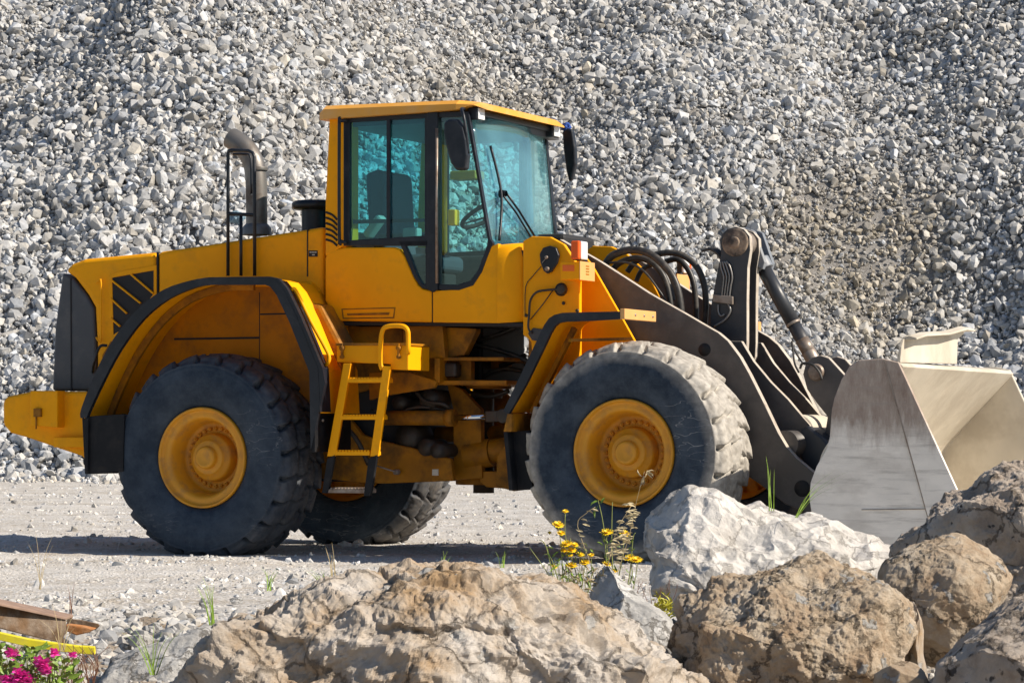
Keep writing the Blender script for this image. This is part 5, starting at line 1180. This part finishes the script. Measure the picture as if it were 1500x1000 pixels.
boulder('boulder', TAN, [(1275,1010),(1282,980),(1304,967),(1340,968),(1362,980),(1366,1020),(1320,1040)], 8.4, .10, 'tan', 71, 'small brown rock lying low between the tan boulder and the corner boulder', sub=5)
boulder('boulder', CONG, [(1336,990),(1330,950),(1334,905),(1322,880),(1340,880),(1354,915),(1352,960),(1360,1000)], 9.3, .1, 'grey', 73, 'narrow dark rock sliver in the crack between the two tan boulders', sub=5)
boulder('boulder', PALE, [(840,905),(862,882),(872,858),(888,828),(898,832),(920,850),(948,874),(982,905),(1010,948),(1030,985),(1020,1020),(900,1020),(850,960)], 10.4, .22, 'grey', 79, 'shaded grey wedge of rock between the long brown boulder and the tan boulder', sub=6, back=.6)
boulder('boulder', PALE, [(125,1010),(150,982),(160,958),(190,940),(230,928),(270,922),(308,920),(330,950),(330,1020),(230,1040),(130,1030)], 9.6, .22, 'grey', 83, 'pale blue grey rock left of the long brown boulder', sub=6, back=.5)
# stones on the verge
vs_ = [(75,888,24,'small grey stone behind the rusty beam'),(138,900,28,'round grey stone at the broken end of the rusty beam'),(210,926,26,'pale stone on the rubble above the blue grey rock'),(247,893,24,'whitish stone on the verge left of the brown boulder'),(142,937,18,'squat white stone under the torn beam flange'),
       (30,965,20,'white stone beside the pink flowers at the left edge'),(193,886,11,'little dark stone on the verge behind the whitish stone'),(165,915,15,'cream stone between the beam end and the pale rock'),(280,893,13,'thumb sized grey stone nearest the brown boulder shoulder'),(430,862,14,'small stone behind the left hump of the brown boulder'),(300,872,10,'tiny flat stone on the open verge'),(112,950,14,'grey chip of rock just below the yellow strip end'),(178,952,16,'blunt pale stone touching the left end of the blue grey rock'),(268,912,15,'angular stone between the whitish stone and the brown boulder'),(225,905,12,'small cream stone above the pale rubble stone'),(120,872,11,'lone small stone on the yard behind the round grey stone'),(345,868,10,'pebble sized stone behind the low left end of the brown boulder'),(182,935,13,'chipped grey stone between the squat white stone and the pale rubble')]
for i,(px,py,r,lab) in enumerate(vs_):
    gpt = GZ(px, py+r*.7, .03); D = gpt.y; n = 12
    pv, pf = PR[(i*5)%len(PR)]; Rm = rots(1)[0]; rw = r/F*D; sd0 = subdiv(pv, pf, 3)
    Vq = sd0[0]@Rm.T; nn = Vq/np.linalg.norm(Vq,axis=1)[:,None]; Vq = (Vq+nn*(fbm(Vq*2.2+i,4,i,.6)*.16)[:,None])*np.array([1.25,1,.85])*rw*1.1
    o = bpy.data.objects.new('stone', npmesh('stone', Vq, sd0[1], PALE if i%3 else WHT, False)); o.location = (gpt.x, D, rw*.45); link(o); tag(o, lab, 'stone', 'loose stones along the left verge')

# ---------------------------------------------------------------- rusty beam, yellow strap
rb = empty('steel_beam', None, tuple(GZ(60,925,.0)))
tag(rb, 'rusty torn steel channel beam lying on the verge at the left edge', 'steel beam')
BR = mat('rusty_beam', (.12,.07,.035), .85, var=.6, vs=14, dirt=(.26,.21,.165), da=.85, ds=9, dlo=.47, bump=.006)
BR2 = mat('orange_rust', (.42,.17,.05), .85, var=.35, vs=16, dirt=(.55,.38,.24), da=.6, ds=14, bump=.006)
o0 = Vector(rb.location)
def wpoly(mb, pts, D0, D1, th, o):
    n = len(pts); f = [G(a,b,D0+(D1-D0)*(a/140.)) - o for a,b in pts]; b = [v+Vector((0,th,0)) for v in f]
    mb.add(f+b, [tuple(range(n)), tuple(range(2*n-1,n-1,-1))]+[(i,n+i,n+(i+1)%n,(i+1)%n) for i in range(n)])
mb = MB(); wpoly(mb, [(-60,872),(0,886),(50,895),(96,905),(97,925),(92,934),(96,942),(70,937),(30,928),(-60,905)], 10.3, 10.6, .012, o0); o = mb.build('beam_web', BR, rb, .003)
mb = MB(); f0 = G(-60,870,10.1)-o0; f1 = G(97,903.5,10.5)-o0
mb.add([f0,f1,f1+Vector((0,.16,.0)),f0+Vector((0,.16,0)),f0+Vector((0,0,-.010)),f1+Vector((0,0,-.010)),f1+Vector((0,.16,-.010)),f0+Vector((0,.16,-.01))],[(0,1,2,3),(7,6,5,4),(0,4,5,1),(1,5,6,2),(2,6,7,3),(3,7,4,0)]); mb.build('beam_flange', mat('pinkish_rust',(.27,.18,.135),.8,var=.25,vs=14,bump=.004), rb, .002)
mb = MB(); wpoly(mb, [(97,905),(120,908),(143,913),(146,916),(140,922),(120,918),(98,914)], 10.7, 10.7, .014, o0); mb.build('torn_flange', BR, rb, .002)
mb = MB(); wpoly(mb, [(96,914),(120,917),(138,921),(130,926),(112,930),(97,924)], 10.6, 10.6, .07, o0); mb.build('torn_edge', BR2, rb, .004)
ys_ = empty('strap', None, tuple(GZ(60,955,.0))); o1 = Vector(ys_.location)
bpy.data.objects.remove(ys_)
YST = mat('yellow_plastic_strip', (.72,.62,.02), .5, var=.12, vs=20, dirt=(.5,.42,.1), da=.4, ds=15, bump=.001)
mb = MB(); pth = [(-40,924),(0,932),(40,941),(80,947),(110,951),(139,953)]
vs = []
for a,b in pth: p = G(a,b,9.85)-o1; vs += [p+Vector((0,0,.013)),p+Vector((0,.02,.016)),p+Vector((0,.022,-.010)),p+Vector((0,0,-.013))]
fs = [(i*4+k,i*4+(k+1)%4,i*4+4+(k+1)%4,i*4+4+k) for i in range(len(pth)-1) for k in range(4)]+[(0,1,2,3),(20,21,22,23)]
mb.add(vs, fs, False); o = mb.build('plastic_strip', YST, None, .002); o.location = o1; tag(o, 'bright yellow plastic strip lying in front of the rusty beam', 'plastic strip')

# blue rags
def rag(px, py, D, r, label, seed, m):
    Vd, Fc = SD[4]; c = G(px,py,D); n = fbm(Vd*1.7+seed,3,seed)*.5+fbm(Vd*5,3,seed+2,.5,True)*.35; Vv = Vd*(1+n)[:,None]*r*np.array([1,.6,.8])
    o = bpy.data.objects.new('rag', npmesh('rag', Vv, Fc, m, True)); o.location = c; link(o); return tag(o, label, 'rag')
wm = Vector((OX,OY,0))+ex*L(829,186,.94).x+ey*.94+Vector((0,0,L(829,186,.94).z))
rag(829,186,wm.y,.032,'blue rag knotted round the arm of the far side mirror',3,BLUE)
D_ = 55.6; rag(346,318,55.4,.13,'faded blue plastic scrap caught in the gravel behind the exhaust guard rail',9,mat('blue_scrap',(.14,.22,.28),.6,var=.5,vs=9))

# ---------------------------------------------------------------- plants
LEAF = mat('green_leaf', (.17,.27,.035), .5, var=.4, vs=30)
LEAFB = mat('bright_leaf', (.24,.38,.04), .5, var=.4, vs=30)
STEM = mat('green_stem', (.24,.27,.07), .6, var=.3, vs=20)
DRY = mat('dry_grass', (.42,.33,.18), .7, var=.3, vs=20)
OAT = mat('oat_husk', (.62,.52,.32), .6, var=.2, vs=30)
PETY = mat('yellow_petal', (.92,.62,.01), .5, var=.12, vs=40)
PETP = mat('pink_petal', (.85,.08,.48), .5, var=.2, vs=40)
REDT = mat('red_twig', (.20,.08,.04), .7, var=.3)
class Plant:
    def __init__(s, name, px, py, D, label, cat, group=None):
        s.D = D; s.o = G(px,py,D); s.o.z = float(gh(np.array([s.o.x]),np.array([D]))[0]); s.e = tag(empty(name, None, tuple(s.o)), label, cat, group); s.r = random.Random(px*7+py)
        s.b = {}
    def p(s, px, py, dd=0): return G(px,py,s.D+dd)-s.o
    def mb(s, key, m):
        if key not in s.b: s.b[key] = (MB(), m)
        return s.b[key][0]
    def stem(s, pts, r=.0022, key='stem', m=None, dd=0):
        m = m or STEM; P = spline([s.p(a,b,dd) for a,b in pts], 4); s.mb(key,m).tube(P, [r,r*.5], 5)
    def leaf(s, c, d, ln, w, key='leaves', m=None):
        m = m or LEAF; d = Vector(d).normalized(); sd = d.cross(Vector((s.r.uniform(-1,1),s.r.uniform(-1,1),s.r.uniform(-.3,1)))).normalized()*w; up = sd.cross(d).normalized()*ln*.15
        s.mb(key,m).add([c, c+d*ln*.35+sd+up, c+d*ln*.75+sd*.7+up, c+d*ln-up*.5, c+d*ln*.75-sd*.7+up, c+d*ln*.35-sd+up, c+d*ln*.5+up*.4], [(0,1,6),(1,2,6),(2,3,6),(3,4,6),(4,5,6),(5,0,6)], True)
    def done(s):
        for k,(mb,m) in s.b.items(): mb.build(k, m, s.e, 0)
    def flower(s, px, py, rpx, m, layers=2, dd=0, tilt=.5):
        c = s.p(px,py,dd); r = rpx/F*s.D; mb = MB(); n = 14
        ax = Vector((s.r.uniform(-.2,.3),-tilt,1)).normalized(); u = ax.orthogonal().normalized(); v = ax.cross(u)
        for l in range(layers+1):
            for k in range(n):
                t = 2*math.pi*(k+.5*l)/n; d = (u*math.cos(t)+v*math.sin(t)); d2 = (d+ax*(.15+.45*l)).normalized(); sd = ax.cross(d)*r*.16; ll = r*(1-.25*l)*s.r.uniform(.85,1.1)
                mb.add([c+d*r*.05, c+d2*ll*.6+sd, c+d2*ll, c+d2*ll*.6-sd], [(0,1,2,3)])
        mb.lathe([(0,r*.28),(r*.12,r*.25),(r*.2,.0001)], c, 'z', 8)
        mb.build('flower_head', m, s.e, 0)
        g = MB(); g.lathe([(-r*.55,r*.10),(-r*.35,r*.26),(-r*.02,r*.32)], c, 'z', 8); g.build('flower_cup', STEM, s.e, 0)
# yellow composite plants
pl_ = Plant('wildflower', 838, 905, 11.0, 'tall yellow flowered weed growing left of the white boulder in front of the front wheel', 'wildflower')
for pts in ([(835,905),(826,860),(822,800),(818,772)],[(838,905),(834,850),(832,810),(836,788)],[(840,905),(838,860),(836,832)],[(845,905),(852,860),(857,828)],[(830,900),(812,850),(800,800),(790,790)],[(832,900),(818,850),(806,815),(796,812)],[(842,905),(846,850),(829,790),(828,752)],[(848,905),(866,850),(866,818)],[(838,900),(846,860),(818,840),(796,846)],[(835,905),(822,880),(806,845),(776,802)]):
    pl_.stem(pts, .0028)
for i in range(46):
    px = pl_.r.uniform(800,870); py = pl_.r.uniform(800,900); pl_.leaf(pl_.p(px,py,pl_.r.uniform(-.08,.08)), (pl_.r.uniform(-1,1),pl_.r.uniform(-.5,.5),pl_.r.uniform(0,1)), pl_.r.uniform(.012,.04), .004, m=LEAFB)
for i in range(60):
    px = pl_.r.uniform(786,872); py = pl_.r.uniform(835,905); pl_.leaf(pl_.p(px,py,pl_.r.uniform(-.12,.12)), (pl_.r.uniform(-1,1),pl_.r.uniform(-.5,.5),pl_.r.uniform(0,1.4)), pl_.r.uniform(.03,.06), .004, m=LEAF if i%2 else DRY, key='leaves' if i%2 else 'dry_leaves')
for k in range(14):
    a0 = 800+k*5; pl_.stem([(835,905),(a0+pl_.r.uniform(-4,4),860),(a0+pl_.r.uniform(-14,14),815+pl_.r.uniform(-15,25))], .0016)
for a,b,r in ((817,769,11),(822,781,8),(830,797,11),(837,806,9),(838,828,10),(857,824,9),(842,798,7),(866,813,6),(828,749,6),(826,806,7),(834,812,7),(805,780,4),(812,830,6),(850,812,7)): pl_.flower(a,b,r,PETY)
pl_.done()
pl_ = Plant('wildflower', 905, 905, 10.8, 'yellow flowered weed with stiff green stems against the dark front tyre', 'wildflower')
for pts in ([(900,905),(896,850),(890,810),(888,782)],[(904,905),(906,850),(912,815),(914,785)],[(905,905),(914,870),(926,845),(924,822)],[(900,905),(890,840),(884,770),(876,732)],[(902,905),(898,840),(896,790),(897,735)],[(905,905),(916,880),(914,868)],[(905,905),(922,880),(930,850),(934,822)],[(903,905),(921,850),(927,790),(931,780)]):
    pl_.stem(pts, .0028)
for i in range(40):
    px = pl_.r.uniform(878,930); py = pl_.r.uniform(780,900); pl_.leaf(pl_.p(px,py,pl_.r.uniform(-.08,.08)), (pl_.r.uniform(-1,1),pl_.r.uniform(-.5,.5),pl_.r.uniform(0,1)), pl_.r.uniform(.012,.035), .004)
for a,b,r in ((889,780,11),(915,782,10),(922,817,10),(933,820,10),(915,867,9),(900,836,7),(878,845,7),(889,826,8)): pl_.flower(a,b,r,PETY)
pl_.leaf(pl_.p(876,740), (-.3,0,-1), .05,.006, m=LEAFB); pl_.leaf(pl_.p(878,733), (-.6,0,-.3), .04,.006, m=LEAFB); pl_.leaf(pl_.p(880,738), (.4,0,.6), .03,.006, m=LEAFB)
pl_.done()
pl_ = Plant('wild_oat', 885, 900, 10.6, 'dry wild oat with drooping husks leaning over the yellow flowers', 'wild oat')
pl_.stem([(875,900),(888,840),(902,780),(925,740)], .0022, m=DRY); pl_.stem([(880,900),(866,830),(846,770),(858,752),(872,742)], .0018, m=DRY); pl_.stem([(884,900),(920,790),(932,735),(944,690)], .0014, m=STEM)
for i in range(90):
    t = pl_.r.uniform(0,1); px = 892+t*30+pl_.r.uniform(-12,12); py = 822-t*82+pl_.r.uniform(-6,6)
    pl_.leaf(pl_.p(px,py,pl_.r.uniform(-.05,.05)), (1,pl_.r.uniform(-.3,.3),pl_.r.uniform(-.45,.3)), .032, .0035, 'husks', OAT)
for a,b in ((850,760),(853,767),(843,775),(846,782),(858,748),(866,745),(848,795),(846,800)): pl_.leaf(pl_.p(a,b), (1,0,-.3), .03,.004,'husks',OAT)
for i in range(9): pl_.leaf(pl_.p(940+i,700-i*1.5), (pl_.r.uniform(-.4,1),0,pl_.r.uniform(-1,.3)), .035,.003,'husks',mat('green_husk',(.45,.42,.12),.6) if i == 0 else bpy.data.materials['green_husk'])
pl_.done()
pl_ = Plant('weed', 965, 900, 10.9, 'low yellow green weed tucked under the left side of the white boulder', 'weed')
for i in range(120): px = pl_.r.gauss(972,9); py = pl_.r.gauss(893,8); pl_.leaf(pl_.p(px,py,pl_.r.uniform(-.1,.1)), (pl_.r.uniform(-1,1),pl_.r.uniform(-.8,.2),pl_.r.uniform(.1,1)), .028,.004,m=LEAFB if i%2 else mat('lime_leaf',(.45,.42,.03),.5) if i == 0 else bpy.data.materials.get('lime_leaf'))
for k in range(10): a = 930+k*6; pl_.stem([(955,905),(a,880),(a+pl_.r.uniform(-12,12),855+pl_.r.uniform(-8,8))], .0015, m=REDT, key='twigs')
pl_.stem([(955,905),(958,895)], .002); pl_.done()
pl_ = Plant('dry_weed', 850, 880, 10.5, 'straw coloured dead weed tangled below the yellow flowers', 'weed')
for i in range(40): a = pl_.r.uniform(835,905); b = pl_.r.uniform(835,890); pl_.leaf(pl_.p(a,b,pl_.r.uniform(-.1,.1)), (pl_.r.uniform(-1,1),pl_.r.uniform(-.5,.5),pl_.r.uniform(-.4,1)), .045,.003,m=DRY)
for k in range(14): a = 830+k*6; pl_.stem([(862,910),(a,880),(a+pl_.r.uniform(-14,14),840+pl_.r.uniform(-10,10))], .0013, m=DRY)
pl_.done()
# single stalks and tufts
def tuft(px, py, D, n, h, spread, label, m=STEM, cat='grass tuft', lean=0, w=.0035, name='grass_tuft'):
    t = Plant(name, px, py, D, label, cat); hp = h
    for i in range(n):
        l = t.r.uniform(-spread,spread)+lean; hh = hp*t.r.uniform(.55,1); x0 = px+t.r.uniform(-4,4)
        a = t.p(x0,py+3,t.r.uniform(-.05,.05)); b = t.p(x0+l*.4,py-hh*.6); c = t.p(x0+l,py-hh); P = spline([a,b,c],4); sd = Vector((w,0,0)); vs = []
        for k,q in enumerate(P): f = 1-k/(len(P)-1); vs += [q-sd*f*.6, q+sd*f*.6+Vector((0,.0005,0))]
        t.mb('blades',m).add(vs, [(2*k,2*k+1,2*k+3,2*k+2) for k in range(len(P)-1)], True)
    t.done(); return t
tuft(60,860,14.0,4,90,26,'thin grass stalks standing at the far left behind the beam',DRY)
tuft(490,858,13.4,5,70,18,'two dry tan grass stalks standing behind the left end of the brown boulder',DRY,w=.006)
tuft(475,862,13.2,14,34,30,'green tuft with one yellow flower behind the brown boulder',LEAF)
tuft(395,862,13.2,9,36,26,'sparse yellow green grass tuft on the open verge',LEAFB)
tuft(312,930,10.6,9,100,16,'slender green grass just left of the brown boulder shoulder',LEAFB,w=.004,lean=-12)
tuft(225,985,9.0,9,75,46,'loose green grass blades over the pale blue grey rock',LEAFB)
tuft(106,905,10.9,3,60,8,'dead reddish weed stalk rising at the torn end of the beam',REDT)
tuft(90,950,9.7,8,70,40,'thin grass blades crossing the yellow strip',DRY,w=.0025)
tuft(650,830,14.3,7,26,8,'tiny green shoots on the shaded ground behind the brown boulder',LEAFB)
tuft(735,828,14.3,6,24,8,'small green sprout behind the top of the brown boulder',LEAFB)
tuft(1130,745,12.1,4,90,8,'single green grass blade arching above the left top of the white boulder',LEAFB,lean=-4)
tuft(1165,755,12.0,5,70,30,'green grass blades leaning right above the white boulder toward the bucket',LEAFB,lean=60)
tuft(1150,650,11.9,1,2,1,'x',LEAFB) if False else None
fl = Plant('wildflower', 476, 862, 13.1, 'lone small yellow flower behind the brown boulder', 'wildflower'); fl.stem([(476,866),(476,856)]); fl.flower(476,857,5,PETY); fl.done()
# pink flower clump
pk = Plant('flower_clump', 45, 1000, 8.9, 'clump of magenta pink flowers and green leaves in the bottom left corner', 'flowers')
for i in range(300):
    a = pk.r.uniform(-20,112); b = pk.r.uniform(948,1010); 
    if a > 60 and b < 955+ (a-60)*.3: continue
    pk.leaf(pk.p(a,b,pk.r.uniform(-.12,.15)), (pk.r.uniform(-1,1),pk.r.uniform(-1,.3),pk.r.uniform(0,1)), pk.r.uniform(.02,.045), pk.r.uniform(.005,.010), m=LEAFB if i%3 else None)
for (a,b,r,n) in ((16,957,7,7),(62,970,9,9),(66,981,8,8),(30,990,11,12),(18,1000,10,9),(40,998,9,9),(80,957,5,4),(107,959,4,3),(8,995,7,5)):
    mb = MB()
    for k in range(n*16):
        c = pk.p(a+pk.r.gauss(0,r*.45), b+pk.r.gauss(0,r*.38), pk.r.uniform(-.16,-.08)); d = Vector((pk.r.uniform(-1,1),-.7,pk.r.uniform(-.4,1))).normalized(); s1 = d.cross(Vector((0,0,1))).normalized()*.007; l = .016
        mb.add([c,c+d*l*.6+s1,c+d*l,c+d*l*.6-s1],[(0,1,2,3)])
    mb.build('blossom', PETP, pk.e, 0)
for k in range(20): a = pk.r.uniform(0,100); pk.stem([(a,1010),(a+pk.r.uniform(-5,5),985),(a+pk.r.uniform(-10,10),960)], .002)
pk.done()
dw = Plant('dry_weed', 115, 985, 9.2, 'dry brown twigs beside the pink flowers', 'weed')
for k in range(24): a = dw.r.uniform(98,140); dw.stem([(a,1005),(a+dw.r.uniform(-14,14),975),(a+dw.r.uniform(-22,22),950+dw.r.uniform(-8,12))], .0016, m=DRY if k%2 else REDT, key='twigs')
dw.done()

# ================================================================ light, sky, camera
SUN_AZ = R(-18); SUN_EL = R(37)
w = bpy.data.worlds.new('World'); sc.world = w; w.use_nodes = True; nt = w.node_tree; bg = nt.nodes['Background']
sky = nt.nodes.new('ShaderNodeTexSky'); sky.sky_type = 'NISHITA'; sky.sun_disc = False; sky.sun_elevation = SUN_EL; sky.sun_rotation = R(90)-SUN_AZ; sky.air_density = 1; sky.dust_density = .6; sky.ozone_density = 2.5
nt.links.new(sky.outputs[0], bg.inputs[0]); bg.inputs[1].default_value = .075
sl = bpy.data.lights.new('sun','SUN'); sl.energy = 5.0; sl.angle = R(.5); sl.color = (1,.90,.76)
so = link(bpy.data.objects.new('sun', sl)); d = Vector((math.cos(SUN_EL)*math.cos(SUN_AZ), math.cos(SUN_EL)*math.sin(SUN_AZ), math.sin(SUN_EL))); so.rotation_euler = d.to_track_quat('Z','Y').to_euler(); so.location = d*40
cam = bpy.data.cameras.new('camera'); co = link(bpy.data.objects.new('camera', cam)); co.location = (0,0,CAMH); co.rotation_euler = (R(90),0,0)
cam.sensor_width = 36; cam.lens = F*36/1500; cam.shift_y = (YH-500)/1500; cam.clip_end = 900; cam.clip_start = .1
sc.camera = co
vs_ = sc.view_settings; vs_.view_transform = 'Standard'; vs_.look = 'None'; vs_.exposure = 0.42; vs_.gamma = 1
sc.cycles.max_bounces = 6; sc.cycles.transparent_max_bounces = 16
